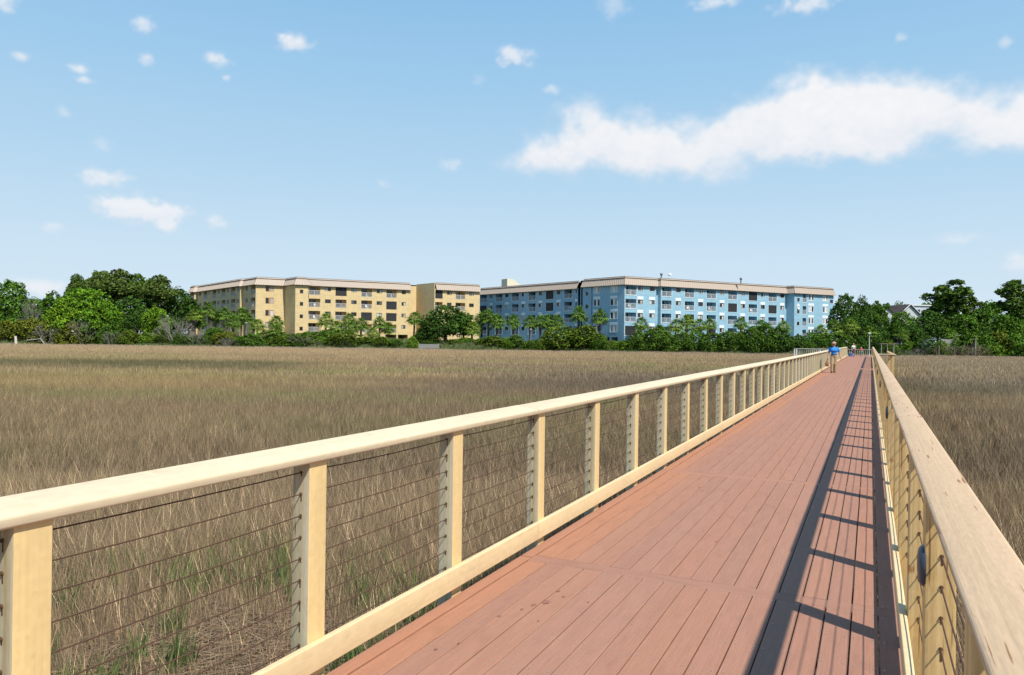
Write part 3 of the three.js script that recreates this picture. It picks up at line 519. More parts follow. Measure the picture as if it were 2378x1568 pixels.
{
  const yellow = wallMat(0.68, 0.515, 0.265), o = { name: 'yellow', wall: yellow, frame: brownFrame, doubleFrame: tanFrame };
  const C = spot(592.3, 162.5), pos = plan(...C);
  const b = thing('apartment_building', 'four storey yellow apartment building with tan metal mansard roof beyond the marsh', 'building', [pos[0], 0, pos[1]]);
  const L1 = until(C, LF, r2(990)), L2 = until(L1, FR, r2(945)), L3 = until(L2, LF, r2(315)), L4 = until(L3, FR, r2(262)), L5 = until(L4, LF, r2(198));
  const F1 = until(C, FR, 660.3), F2 = until(F1, LF, 684.5), F3 = until(F2, FR, 714.3), F4 = stepOf(F3, LF, 1.4), F5 = until(F4, FR, 951.8), F6 = stepOf(F5, LF, 2.6), F7 = until(F6, FR, 965.4), F8 = until(F7, LF, 1007.5), F9 = until(F8, FR, 1112.6);
  facade(b, L5, L4, o, [bal(r2, 203, 256)]);
  facade(b, L4, L3, o, []);
  facade(b, L3, L2, o, [win(r2, 337, 365), bal(r2, 402, 455), win(r2, 477, 503), bal(r2, 533, 588), win(r2, 612, 640), bal(r2, 667, 725), win(r2, 750, 780), bal(r2, 808, 872), win(r2, 897, 932)]);
  facade(b, L2, L1, o, []);
  facade(b, L1, C, o, [win(r2, 1025, 1057), bal(r2, 1103, 1170)]);
  facade(b, C, F1, o, [dbl(r2, 1320, 1445)]);
  facade(b, F1, F2, o, []);
  facade(b, F2, F3, o, [sq(r3, 247, 297)]);
  facade(b, F3, F4, o, []);
  facade(b, F4, F5, o, [bal(r3, 377, 552, { chairs: [1, 2] }), win(r3, 622, 708), bal(r3, 777, 942, { screened: [0] }), win(r3, 1012, 1093), bal(r3, 1160, 1322, { screened: [2], chairs: [0, 1] }), win(r3, 1390, 1470), bal(r3, 1533, 1688, { screened: [1, 2], chairs: [0] }), win(r3, 1760, 1822), { type: 'carport', x: [r3(1525), r3(1690)] }, { type: 'carport', x: [r3(1712), r3(1858)] }]);
  facade(b, F5, F6, o, []);
  facade(b, F6, F7, { ...o, top: ROOF - 0.5 }, []);
  facade(b, F7, F8, { ...o, top: ROOF - 0.05 }, []);
  facade(b, F8, F9, o, [bal(r4, 397, 497, { screened: [0] }), win(r4, 556, 618), bal(r4, 672, 803), win(r4, 855, 918), { type: 'carport', x: [r4(390), r4(440)] }]);
  mansard(b, [L5, L4, L3, L2, L1, C, F1, F2, F3, F4, F5]);
  mansard(b, [stepOf(F8, FR, 0.4), F9]);
  closeUp(b, [L5, L4, L3, L2, L1, C, F1, F2, F3, F4, F5, F6, F7, F8, F9], [stepOf(F9, LF, 13), stepOf(stepOf(F4, LF, 16), FR, -6), stepOf(L5, FR, 14)], o);
}
{
  const blue = wallMat(0.29, 0.485, 0.60), o = { name: 'blue', wall: blue, frame: brownFrame, doubleFrame: whiteFrame, trim: std(0.52, 0.66, 0.72, 0.7), panel: std(0.72, 0.78, 0.80, 0.7) };
  const C = spot(1449, 148.2), pos = plan(...C);
  const b = thing('apartment_building', 'pale blue apartment building with tan metal mansard roof beyond the marsh', 'building', [pos[0], 0, pos[1]]);
  const K1 = until(C, LF, r5(257));
  const G1 = until(C, FR, r5(1415)), G2 = until(G1, LF, r5(1460)), G3 = until(G2, FR, r6(1342)), G4 = until(G3, LF, r6(1465)), G5 = until(G4, FR, r6(2068));
  const W0 = spot(r4(2325), 162), W1 = until(W0, LF, r4(1000));
  const mid = { ...o, frame: whiteFrame };
  facade(b, W1, W0, o, [bal(r4, 1004, 1095, { screened: [1] }), win(r4, 1132, 1172), bal(r4, 1212, 1305), win(r4, 1343, 1388), bal(r4, 1430, 1527), win(r4, 1567, 1612), bal(r4, 1657, 1757), win(r4, 1797, 1843), bal(r4, 1893, 1997, { screened: [0, 1] }), win(r4, 2040, 2090), bal(r4, 2140, 2252, { chairs: [1] }), win(r4, 2293, 2316)]);
  const J0 = stepOf(W0, FR, 0.6), J1 = stepOf(K1, LF, 0.6);
  facade(b, J0, J1, { ...o, top: EAVE - 0.1 }, []);
  facade(b, K1, C, { ...o, frame: brownFrame }, [sq(r5, 303, 347), dbl(r5, 430, 525), dbl(r5, 686, 792), { type: 'carport', x: [r5(575), r5(680)] }, { type: 'carport', x: [r5(702), r5(806)] }]);
  facade(b, C, G1, o, [bal(r5, 914, 1085, { screened: [3], chairs: [0, 1] }), win(r5, 1105, 1185), win(r5, 1285, 1365)]);
  facade(b, G1, G2, o, []);
  facade(b, G2, G3, o, [bal(r5, 1476, 1625, { chairs: [1] }), win(r5, 1690, 1765), bal(r5, 1828, 1974, { screened: [2], chairs: [1] }), win(r5, 2035, 2108), bal(r5, 2165, 2310, { screened: [3], chairs: [1] }), win(r6, 318, 385), bal(r6, 444, 583, { screened: [1] }), win(r6, 640, 705), bal(r6, 760, 893, { screened: [0], chairs: [1] }), win(r6, 948, 1010), bal(r6, 1066, 1193, { screened: [1] }), win(r6, 1247, 1305)]);
  facade(b, G3, G4, o, []);
  facade(b, G4, G5, o, [sq(r6, 1506, 1545), bal(r6, 1590, 1650), dbl(r6, 1683, 1763), dbl(r6, 1901, 1980), sq(r6, 2010, 2058)]);
  mansard(b, [W1, W0]);
  mansard(b, [K1, C, G1, G2, G3, G4, G5]);
  closeUp(b, [W1, W0, J0, J1, K1, C, G1, G2, G3, G4, G5], [stepOf(G5, LF, 14), stepOf(stepOf(G2, LF, 24), FR, 4), stepOf(W1, FR, 14)], o);
  // bulkhead on the roof of the left wing, dish and vents on the main roof
  const t0 = spot(1163, 186), [tx, tz] = plan(...t0), tw = (1205 - 1163) / 1717 * 186;
  const sh = new THREE.Shape([new THREE.Vector2(0, 0), new THREE.Vector2(tw * 0.9, 0), new THREE.Vector2(tw * 0.9, 1.0), new THREE.Vector2(tw * 0.35, 2.6), new THREE.Vector2(0, 2.6)]);
  const tg = new THREE.ExtrudeGeometry(sh, { depth: 3, bevelEnabled: false }), tower = mesh('roof_bulkhead', tg, std(0.66, 0.60, 0.44, 0.85), b);
  tower.rotation.y = Math.atan2(-(FR[0] * RZ + FR[1] * FZ), FR[0] * RX + FR[1] * FX); tower.position.set(tx - pos[0], ROOF - 0.6, tz - pos[1]);
  for (const [x, y, d, k] of [[1534, 643, 152.5, 0], [1555, 642, 154, 1], [1719, 656, 161, 0]]) {
    const [vx, vz] = sight(x, d);
    const g = k ? join([bar(0, 0, 0, 0, 0.9, 0, 0.03), (() => { const s = new THREE.SphereGeometry(0.45, 10, 5, 0, 6.283, 0, 0.9); s.rotateX(1.2); s.translate(0, 1.0, 0.3); return s; })()]) : join([bar(0, 0, 0, 0, 0.9, 0, 0.14, 0.14, 8), (() => { const s = new THREE.SphereGeometry(0.3, 9, 6); s.translate(0, 1.05, 0); return s; })()]);
    const m = mesh(k ? 'satellite_dish' : 'roof_vent', g, k ? M.white : std(0.16, 0.17, 0.19, 0.5), b); m.position.set(vx - pos[0], ROOF - 0.2, vz - pos[1]);
  }
  // drain pipe on the shaded end
  const pp = until(K1, [C[0] - K1[0], C[1] - K1[1]], r5(398)), [qx, qz] = plan(...pp); mesh('drain_pipe', bar(qx - pos[0] + Math.sin(YAW) * 0.05 , GROUND, qz - pos[1] + 0.12, qx - pos[0] + Math.sin(YAW) * 0.05, EAVE, qz - pos[1] + 0.12, 0.06), std(0.12, 0.2, 0.26, 0.6), b);
  // emblem on the right end wall: a pale round mask with two dark eyes
  const ep = until(G4, FR, r6(1526)), [ex, ez] = plan(...ep), disc = mesh('wall_plaque', (() => { const s = new THREE.CylinderGeometry(0.5, 0.5, 0.08, 18); s.rotateX(Math.PI / 2); s.scale(1, 1.3, 1); return s; })(), M.white, b);
  const tr = Math.atan2(-(FR[0] * RZ + FR[1] * FZ), FR[0] * RX + FR[1] * FX); disc.rotation.y = tr; disc.position.set(ex - pos[0] + Math.sin(tr) * 0.06, 9.55, ez - pos[1] + Math.cos(tr) * 0.06);
  for (const s of [-1, 1]) { const e = mesh('plaque_mark', (() => { const c = new THREE.CylinderGeometry(0.1, 0.14, 0.04, 8); c.rotateX(Math.PI / 2); return c; })(), std(0.03, 0.04, 0.05, 0.6), disc); e.position.set(s * 0.2, 0, 0.05); }
}
{ // white plastic chairs left out on the balconies
  const seat = new THREE.BoxGeometry(0.46, 0.04, 0.46); seat.translate(0, 0.42, 0);
  const back = (() => { const g = new THREE.CylinderGeometry(0.42, 0.42, 0.5, 8, 1, true, Math.PI - 0.55, 1.1); g.translate(0, 0.68, 0.2); return g; })();
  const leg = new THREE.CylinderGeometry(0.02, 0.025, 0.42, 5), plastic = std(0.75, 0.75, 0.74, 0.45);
  const rank = ['top', 'third', 'second', 'first'];
  chairSpots.sort((a, b) => a[3] - b[3]);
  chairSpots.forEach(([p, turn, bld, x, row]) => {
    const same = chairSpots.filter((s) => s[2] === bld && s[4] === row), ord = ['first', 'second', 'third', 'fourth', 'fifth', 'sixth', 'seventh'][same.findIndex((s) => s[3] === x)];
    const c = thing('plastic_chair', `white plastic chair on the ${bld} building's ${rank[row]} floor balconies, ${ord} from the left`, 'chair', [p.x, p.y, p.z], turn + (rb() - 0.5) * 1.6, 'white plastic balcony chairs');
    mesh('seat', seat, plastic, c); mesh('backrest', back, plastic, c);
    for (const [sx, sz] of [[-1, -1], [1, -1], [-1, 1], [1, 1]]) { const l = mesh('leg', leg, plastic, c); l.position.set(sx * 0.2, 0.21, sz * 0.2); }
  });
}

// ------------------------------------------------------------------ trees, palms and shrubs of the shore
function leaves(lobes, n, size, seed, { flat = 1, long = 1.5, spread = 0.55, out = 0.55, inner = 0.72 } = {}) {
  const R = rng(seed), pos = [], nor = [], col = [], idx = [], tot = lobes.reduce((s, l) => s + l[3] * l[3], 0);
  const V = () => { for (;;) { const x = R() * 2 - 1, y = R() * 2 - 1, z = R() * 2 - 1, l = Math.hypot(x, y, z); if (l > 0.1 && l < 1) return [x / l, y / l, z / l]; } };
  const mid = lobes.reduce((s, l) => [s[0] + l[0] / lobes.length, s[1] + l[1] / lobes.length, s[2] + l[2] / lobes.length], [0, 0, 0]);
  lobes.forEach((L, li) => {
    const tint = 0.82 + 0.36 * R(), cnt = Math.round(n * L[3] * L[3] / tot), fy = L[4] ?? flat;
    for (let k = 0; k < cnt; k++) {
      const d = V(); if (d[1] < -0.55 && R() < 0.6) d[1] *= -1;
      const bump = 1 + 0.42 * (vnoise(d[0] * 3 + li * 7, d[1] * 3 + d[2] * 2.3, seed) - 0.5) * 2, rr = L[3] * bump * (1 - spread * R() * R());
      const p = [L[0] + d[0] * rr, L[1] + d[1] * rr * fy, L[2] + d[2] * rr];
      if (lobes.some((O, oi) => oi !== li && Math.hypot(p[0] - O[0], (p[1] - O[1]) / (O[4] ?? flat), p[2] - O[2]) < O[3] * inner)) continue;
      if (vnoise(p[0] * 1.1 + 31, p[1] * 1.3 + p[2] * 1.1 + 7, seed + 3) < 0.30) continue; const q = V(), nn = [d[0] * out + q[0] * (1 - out) * 1.6, d[1] * out + q[1] * (1 - out) * 1.6 + 0.15, d[2] * out + q[2] * (1 - out) * 1.6], nl = Math.hypot(...nn); nn[0] /= nl; nn[1] /= nl; nn[2] /= nl;
      const t = V(); let a = [t[1] * nn[2] - t[2] * nn[1], t[2] * nn[0] - t[0] * nn[2], t[0] * nn[1] - t[1] * nn[0]]; const al = Math.hypot(...a) || 1; a = a.map((x) => x / al);
      const b = [nn[1] * a[2] - nn[2] * a[1], nn[2] * a[0] - nn[0] * a[2], nn[0] * a[1] - nn[1] * a[0]], s = size * (0.6 + 0.8 * R()), sl = s * long, base = pos.length / 3, br = tint * (0.5 + 0.95 * R()), hue = R();
      for (const [u, v] of [[0, -sl], [s, 0], [0, sl], [-s, 0]]) { pos.push(p[0] + a[0] * u * 0.5 + b[0] * v * 0.5, p[1] + a[1] * u * 0.5 + b[1] * v * 0.5, p[2] + a[2] * u * 0.5 + b[2] * v * 0.5); nor.push(nn[0], nn[1], nn[2]); col.push(br * (0.88 + 0.3 * hue), br, br * (1.05 - 0.35 * hue)); }
      idx.push(base, base + 1, base + 2, base, base + 2, base + 3);
    }
  });
  const g = new THREE.BufferGeometry(); g.setAttribute('position', new THREE.Float32BufferAttribute(pos, 3)); g.setAttribute('normal', new THREE.Float32BufferAttribute(nor, 3)); g.setAttribute('color', new THREE.Float32BufferAttribute(col, 3)); g.setIndex(idx); return g;
}
const leafMat = (r, g, b) => new THREE.MeshPhysicalMaterial({ color: new THREE.Color().setRGB(r, g, b), vertexColors: true, roughness: 0.9, specularIntensity: 0.15, side: THREE.DoubleSide });
const F = { dark: leafMat(0.048, 0.102, 0.018), mid: leafMat(0.072, 0.150, 0.019), bright: leafMat(0.095, 0.195, 0.016), brightest: leafMat(0.125, 0.23, 0.018), olive: leafMat(0.125, 0.150, 0.020), pine: leafMat(0.070, 0.126, 0.022), brownPine: leafMat(0.078, 0.118, 0.026), palm: leafMat(0.125, 0.215, 0.030), palmLight: leafMat(0.18, 0.265, 0.04), shrub: leafMat(0.066, 0.128, 0.018), shrubLight: leafMat(0.11, 0.195, 0.022), myrtle: leafMat(0.092, 0.140, 0.018), deadLeaf: leafMat(0.24, 0.19, 0.15) };
const barkTex = dataTex(64, 128, (u, v) => grey(0.75 + 0.5 * (pnoise(u * 12, v * 6, 12, 6, 201) - 0.5) + 0.3 * (pnoise(u * 30, v * 40, 30, 40, 202) - 0.5)));
const bark = std(0.16, 0.13, 0.10, 0.95, { map: barkTex }), paleBark = std(0.36, 0.33, 0.28, 0.95, { map: barkTex }), deadWood = std(0.40, 0.36, 0.31, 0.95, { map: barkTex }), palmBark = std(0.22, 0.17, 0.12, 0.95, { map: barkTex });
const protos = {};
function proto(kind, trunkGeo, trunkMat, crownGeo, crownMat, extra) { protos[kind] = { trunkGeo, trunkMat, crownGeo, crownMat, extra }; }

function oak(seed) {                                              // broad crown, 10 m tall and 10 m wide
  const R = rng(seed), lobes = [], wood = [bar(0, 0, 0, 0.1, 2.6, 0, 0.34, 0.26, 7)];
  for (let k = 0; k < 19; k++) { const a = k * 2.4 + R(), q = Math.sqrt((k + 0.5) / 19), r = 3.5 * q * (0.85 + 0.3 * R()), y = 7.9 - 3.6 * q * q + (R() - 0.4) * 1.5; lobes.push([Math.cos(a) * r, y, Math.sin(a) * r, 1.15 + 0.75 * R()]); }
  for (let k = 0; k < 7; k++) { const a = k * 0.9 + R(), r = 3 + R(); lobes.push([Math.cos(a) * r, 2.6 + 1.6 * R(), Math.sin(a) * r, 1.1 + 0.5 * R()]); }
  lobes.forEach((l, i) => { if (i % 2 === 0) wood.push(bar(0.1, 2.5, 0, l[0] * 0.75, l[1] * 0.85, l[2] * 0.75, 0.17, 0.05, 5)); });
  return [join(wood), leaves(lobes, 9500, 0.30, seed + 1, { spread: 0.6 })];
}
function umbrella(seed) {                                         // maritime pine: bare limbs under flat-topped pads, 12 m
  const R = rng(seed), lobes = [], wood = [bar(0, 0, 0, 0.3, 9.5, 0.1, 0.3, 0.14, 7)];
  for (let k = 0; k < 15; k++) { const a = k * 2.4 + R(), q = Math.sqrt((k + 0.4) / 15), r = 3.6 * q, y = 11.2 - 3.4 * q + (R() - 0.5) * 1.3; lobes.push([Math.cos(a) * r, y, Math.sin(a) * r, 1.15 + 0.65 * R(), 0.72]); wood.push(bar(0.2, Math.min(9.3, y - 2.4), 0, Math.cos(a) * r * 0.9, y - 0.2, Math.sin(a) * r * 0.9, 0.11, 0.04, 5)); }
  for (let k = 0; k < 6; k++) { const a = R() * 6.28, r = 1.6 + 2 * R(), y = 5 + 2.4 * R(); lobes.push([Math.cos(a) * r, y, Math.sin(a) * r, 0.8 + 0.5 * R(), 0.6]); }
  return [join(wood), leaves(lobes, 8000, 0.26, seed + 1, { long: 2.1, spread: 0.5 })];
}
function tallPine(seed) {                                         // uneven tall crown with side pads, 15 m
  const R = rng(seed), lobes = [], wood = [bar(0, 0, 0, 0.3, 14, 0.1, 0.3, 0.1, 7)];
  for (let k = 0; k < 20; k++) { const t = k / 19, y = 4.0 + 10 * t + (R() - 0.5) * 0.9, w = 4.1 * (1 - 0.55 * t * t) * (0.7 + 0.45 * Math.sin(t * 11 + seed)), a = k * 2.4 + R() * 1.4, r = Math.abs(w) * (0.35 + 0.65 * R()); lobes.push([Math.cos(a) * r, y, Math.sin(a) * r, 0.8 + 0.75 * R(), 0.55 + 0.2 * R()]); wood.push(bar(0.15, y - 0.8, 0, Math.cos(a) * r, y, Math.sin(a) * r, 0.08, 0.03, 5)); }
  return [join(wood), leaves(lobes, 9000, 0.26, seed + 1, { long: 2.0, spread: 0.6 })];
}
function bush(seed, size = 0.19, n = 6500) {                      // dense from the ground up, 4 m tall, 5 m wide
  const R = rng(seed), lobes = [], wood = [];
  for (let k = 0; k < 20; k++) { const a = k * 2.4 + R(), q = Math.sqrt((k + 0.5) / 20), r = 1.9 * q, y = 3.0 - 1.5 * q * q + (R() - 0.5) * 0.9; lobes.push([Math.cos(a) * r, y, Math.sin(a) * r, 0.6 + 0.5 * R()]); if (k % 2) wood.push(bar(0.2 * Math.cos(a), 0, 0.2 * Math.sin(a), Math.cos(a) * r * 0.8, y, Math.sin(a) * r * 0.8, 0.07, 0.02, 5)); }
  for (let k = 0; k < 9; k++) { const a = k * 0.7 + R(); lobes.push([Math.cos(a) * 1.7, 0.55 + 0.5 * R(), Math.sin(a) * 1.7, 0.65 + 0.3 * R()]); }
  return [join(wood), leaves(lobes, n, size, seed + 1, { spread: 0.65, out: 0.5 })];
}
function palm(seed, dead = 6) {                                   // cabbage palm, crown centre 5 m up
  const R = rng(seed), pos = [], nor = [], col = [], idx = [];
  const fan = (a, e, len, size, brown) => {
    const dx = Math.cos(a) * Math.cos(e), dz = Math.sin(a) * Math.cos(e), dy = Math.sin(e), hub = [dx * len, 5 + dy * len, dz * len], br = 0.7 + 0.6 * R();
    const side = [-Math.sin(a), 0, Math.cos(a)], up = [-Math.cos(a) * Math.sin(e), Math.cos(e), -Math.sin(a) * Math.sin(e)];
    const tri = (p) => { const b = pos.length / 3, u = [p[1][0] - p[0][0], p[1][1] - p[0][1], p[1][2] - p[0][2]], v = [p[2][0] - p[0][0], p[2][1] - p[0][1], p[2][2] - p[0][2]]; let n = [u[1] * v[2] - u[2] * v[1], u[2] * v[0] - u[0] * v[2], u[0] * v[1] - u[1] * v[0]]; const l = Math.hypot(...n) || 1, s = n[1] < 0 ? -1 : 1; n = n.map((x) => x / l * s); for (const q of (s < 0 ? [p[0], p[2], p[1]] : p)) { pos.push(...q); nor.push(n[0] * 0.6 + dx * 0.3, n[1] * 0.6 + 0.3, n[2] * 0.6 + dz * 0.3); col.push(...(brown ? [br * 1.9, br * 1.05, br * 2.0] : [br, br, br])); } idx.push(b, b + 1, b + 2); };
    tri([[dx * 0.1 + side[0] * 0.02, 5 + dy * 0.1, dz * 0.1 + side[2] * 0.02], [dx * 0.1 - side[0] * 0.02, 5 + dy * 0.1, dz * 0.1 - side[2] * 0.02], hub]);
    const N = 13;
    for (let k = 0; k < N; k++) {
      const t = (k / (N - 1) - 0.5) * 3.6, c = Math.cos(t), s = Math.sin(t), l = size * (0.75 + 0.25 * Math.cos(t * 0.7)) * (0.85 + 0.3 * R()), dr = l * l * (0.28 + 0.2 * R()), fold = 0.07 * (k % 2 ? 1 : -1);
      const tip = [hub[0] + (dx * c + side[0] * s) * l, hub[1] + (dy * c) * l - dr, hub[2] + (dz * c + side[2] * s) * l], m = (f, w) => [hub[0] + (tip[0] - hub[0]) * f + (side[0] * c - dx * s) * w + up[0] * fold, hub[1] + (tip[1] + dr * 0.55 - hub[1]) * f + up[1] * fold, hub[2] + (tip[2] - hub[2]) * f + (side[2] * c - dz * s) * w + up[2] * fold];
      tri([hub, m(0.5, 0.085), m(0.5, -0.085)]); tri([m(0.5, 0.085), tip, m(0.5, -0.085)]);
    }
  };
  for (let k = 0; k < 46; k++) { const t = k / 45; fan(k * 2.4 + R() * 0.4, 1.35 - 1.9 * t + (R() - 0.5) * 0.25, 0.75 + 0.35 * R(), 0.95 + 0.3 * R(), false); }
  const crown = new THREE.BufferGeometry(); for (const [n, a] of [['position', pos], ['normal', nor], ['color', col]]) crown.setAttribute(n, new THREE.Float32BufferAttribute(a.slice(), 3)); crown.setIndex(idx.slice());
  pos.length = nor.length = col.length = idx.length = 0;
  for (let k = 0; k < dead; k++) fan(k * 2.1 + R(), -0.9 - 0.4 * R(), 0.6, 0.8, true);
  const skirt = dead ? new THREE.BufferGeometry() : null; if (dead) { for (const [n, a] of [['position', pos], ['normal', nor], ['color', col]]) skirt.setAttribute(n, new THREE.Float32BufferAttribute(a, 3)); skirt.setIndex(idx); }
  const lean = (R() - 0.5) * 0.7, prof = []; for (let k = 0; k <= 8; k++) { const y = k / 8 * 5; prof.push([lean * Math.pow(1 - k / 8, 2), y]); }
  const wood = []; for (let k = 0; k < 8; k++) wood.push(bar(prof[k][0], prof[k][1], 0, prof[k + 1][0], prof[k + 1][1], 0, 0.19 + 0.03 * (k % 2) + (k > 6 ? 0.05 : 0), 0.18 + 0.03 * ((k + 1) % 2) + (k > 5 ? 0.05 : 0), 8));
  return [join(wood), crown, skirt];
}
function twigs(seed, levels = 4, spreadA = 0.65) {                // leafless grey bush, 4 m
  const R = rng(seed), parts = [];
  const grow = (p, d, l, r, lev) => { const q = [p[0] + d[0] * l, p[1] + d[1] * l, p[2] + d[2] * l]; parts.push(bar(...p, ...q, r, r * 0.65, 4)); if (lev <= 0) return; const n = 2 + (R() < 0.6 ? 1 : 0); for (let k = 0; k < n; k++) { const e = [d[0] + (R() - 0.5) * 2 * spreadA, d[1] + (R() - 0.45) * spreadA, d[2] + (R() - 0.5) * 2 * spreadA], m = Math.hypot(...e); grow(q, e.map((x) => x / m), l * (0.62 + 0.25 * R()), r * 0.62, lev - 1); } };
  for (let k = 0; k < 9; k++) { const a = k * 0.7 + R() * 0.5, t = 0.25 + 0.75 * R(); const e = [Math.cos(a) * t, 0.85, Math.sin(a) * t], m = Math.hypot(...e); grow([Math.cos(a) * 0.15, 0, Math.sin(a) * 0.15], e.map((x) => x / m), 1.25, 0.055, levels); }
  return [join(parts), null];
}
for (const [k, s] of [['oak_a', 501], ['oak_b', 511], ['oak_c', 521]]) { const [t, c] = oak(s); proto(k, t, bark, c, F.mid); }
for (const [k, s] of [['umb_a', 531], ['umb_b', 541]]) { const [t, c] = umbrella(s); proto(k, t, bark, c, F.brownPine); }
for (const [k, s] of [['pine_a', 551], ['pine_b', 562]]) { const [t, c] = tallPine(s); proto(k, t, bark, c, F.pine); }
for (const [k, s] of [['bush_a', 571], ['bush_b', 581], ['bush_c', 591]]) { const [t, c] = bush(s); proto(k, t, bark, c, F.shrub); }
for (const [k, s, d] of [['palm_a', 601, 5], ['palm_b', 611, 0], ['palm_c', 621, 9]]) { const [t, c, x] = palm(s, d); proto(k, t, palmBark, c, F.palm, x); }
for (const [k, s, l] of [['twig_a', 631, 4], ['twig_b', 641, 4]]) { const [t] = twigs(s, l); proto(k, t, deadWood, null, null); }

const ordinals = ['first', 'second', 'third', 'fourth', 'fifth', 'sixth', 'seventh', 'eighth', 'ninth', 'tenth', 'eleventh', 'twelfth', 'thirteenth', 'fourteenth', 'fifteenth', 'sixteenth', 'seventeenth', 'eighteenth', 'nineteenth', 'twentieth', 'twenty-first', 'twenty-second', 'twenty-third', 'twenty-fourth'];
const area = (x) => x < 432 ? 'in the left woods' : x < 1112 ? 'before the yellow building' : x < 1940 ? 'before the blue building' : 'in the right woods';
const planting = [];
// kind, column, depth, row of the top, width in columns, foliage, what it looks like
function plant(kind, x, d, top, width, mat, look, name) { planting.push({ kind, x, d, top, width, mat, look, name }); }
const T = (k, ...a) => plant(k, ...a, 'broadleaf_tree'), U = (k, ...a) => plant(k, ...a, 'pine_tree'), S = (k, ...a) => plant(k, ...a, 'shrub'), D = (k, ...a) => plant(k, ...a, 'dead_bush'), Pm = (k, ...a) => plant(k, ...a, 'palm_tree');

// the woods on the left
T('oak_a', 18, 150, 650, 92, F.mid, 'mid green broadleaf tree'); T('oak_b', 78, 158, 690, 80, F.mid, 'mid green broadleaf tree'); T('oak_c', 128, 156, 676, 90, F.mid, 'mid green broadleaf tree');
U('umb_b', 182, 165, 638, 52, F.pine, 'dark green pine'); U('umb_a', 226, 163, 630, 90, F.brownPine, 'olive brown umbrella pine'); U('umb_b', 268, 160, 627, 99, F.brownPine, 'olive brown umbrella pine'); U('umb_a', 318, 163, 637, 78, F.pine, 'dark green pine'); U('umb_b', 362, 160, 640, 87, F.brownPine, 'olive brown umbrella pine'); U('umb_a', 345, 168, 650, 71, F.pine, 'dark green pine');
T('oak_b', 196, 150, 664, 112, F.bright, 'bright green spreading tree'); T('oak_a', 160, 147, 690, 92, F.brightest, 'vivid yellow green tree'); T('oak_c', 236, 147, 694, 88, F.bright, 'bright green spreading tree');
T('oak_a', 300, 152, 688, 96, F.dark, 'dark green broadleaf tree'); T('oak_c', 335, 148, 718, 84, F.dark, 'dark green broadleaf tree'); T('oak_b', 412, 166, 667, 84, F.dark, 'dark green broadleaf tree'); T('oak_c', 438, 168, 690, 60, F.dark, 'dark green broadleaf tree'); T('oak_b', 364, 146, 711, 56, F.brightest, 'vivid yellow green tree'); T('oak_a', 265, 146, 735, 70, F.mid, 'mid green broadleaf tree'); T('oak_a', 52, 149, 726, 92, F.mid, 'mid green broadleaf tree'); T('oak_b', 392, 150, 735, 70, F.dark, 'dark green broadleaf tree'); T('oak_c', -40, 150, 660, 90, F.dark, 'dark green broadleaf tree'); T('oak_b', 122, 152, 712, 84, F.dark, 'dark green broadleaf tree');
for (const [x, top, w, mt] of [[14, 742, 62, F.olive], [62, 736, 70, F.olive], [112, 738, 66, F.olive], [165, 746, 62, F.olive], [212, 758, 52, F.myrtle], [300, 764, 56, F.myrtle], [345, 771, 44, F.shrubLight], [376, 768, 46, F.myrtle], [248, 752, 40, F.shrub], [420, 772, 50, F.shrub]]) S('bush_' + 'abc'[x % 3], x, 143.5 + (x * 7 % 5) * 0.4, top, w, mt, mt === F.olive ? 'olive green shrub' : mt === F.myrtle ? 'dull green shrub' : 'fresh green shrub');
D('twig_a', 410, 142.6, 733, 76, deadWood, 'large leafless grey bush'); D('twig_b', 195, 143, 738, 62, deadWood, 'leafless grey bush'); D('twig_a', 265, 142.4, 768, 48, deadWood, 'leafless grey bush'); D('twig_b', 72, 146, 690, 40, paleBark, 'leafless grey bush'); D('twig_a', 112, 142.8, 752, 54, deadWood, 'leafless grey bush');
// before the yellow building
for (const [x, y, d, k] of [[452, 733, 150, 'c'], [484, 720, 151, 'a'], [500, 736, 153, 'b'], [520, 729, 152, 'a'], [541, 750, 148, 'b'], [560, 731, 152, 'c'], [570, 738, 153, 'a'], [597, 757, 150, 'b'], [641, 749, 151, 'b'], [756, 744, 152, 'b'], [782, 761, 150, 'c'], [810, 742, 153, 'b'], [815, 762, 148, 'a'], [838, 753, 153, 'a'], [866, 774, 147, 'b'], [881, 750, 154, 'a'], [900, 762, 156, 'c'], [962, 739, 160, 'c'], [640, 770, 147, 'b'], [1096, 764, 147, 'b'], [1118, 740, 152, 'a']]) Pm('palm_' + k, x, d, y, 1, F.palm, 'fan palm');
for (const [x, top, w, mt] of [[465, 776, 52, F.shrub], [497, 757, 46, F.mid], [520, 768, 60, F.olive], [556, 778, 46, F.shrub], [588, 774, 62, F.shrub], [620, 764, 46, F.mid], [645, 762, 42, F.mid], [655, 776, 60, F.myrtle], [690, 772, 60, F.shrub], [722, 768, 66, F.mid], [760, 762, 62, F.mid], [740, 780, 50, F.shrubLight], [806, 767, 82, F.myrtle], [850, 782, 46, F.shrub], [886, 780, 54, F.myrtle], [916, 786, 42, F.shrub], [960, 780, 30, F.shrubLight], [1000, 786, 40, F.shrub], [1060, 788, 46, F.shrubLight], [1085, 782, 40, F.bright], [985, 760, 50, F.dark]]) S('bush_' + 'abc'[(x >> 1) % 3], x, 143.6 + (x * 7 % 6) * 0.5 + (mt === F.mid || mt === F.dark ? 3.5 : 0), top, w, mt, mt === F.olive || mt === F.myrtle ? 'dull olive shrub' : mt === F.mid || mt === F.dark ? 'deep green shrub' : 'fresh green shrub');
D('twig_b', 528, 142.4, 782, 40, deadWood, 'sprawling grey dead bush'); D('twig_a', 704, 142.8, 778, 62, std(0.30, 0.22, 0.20, 0.95), 'purplish brown bare bush'); D('twig_a', 452, 143, 768, 40, deadWood, 'leafless grey bush');
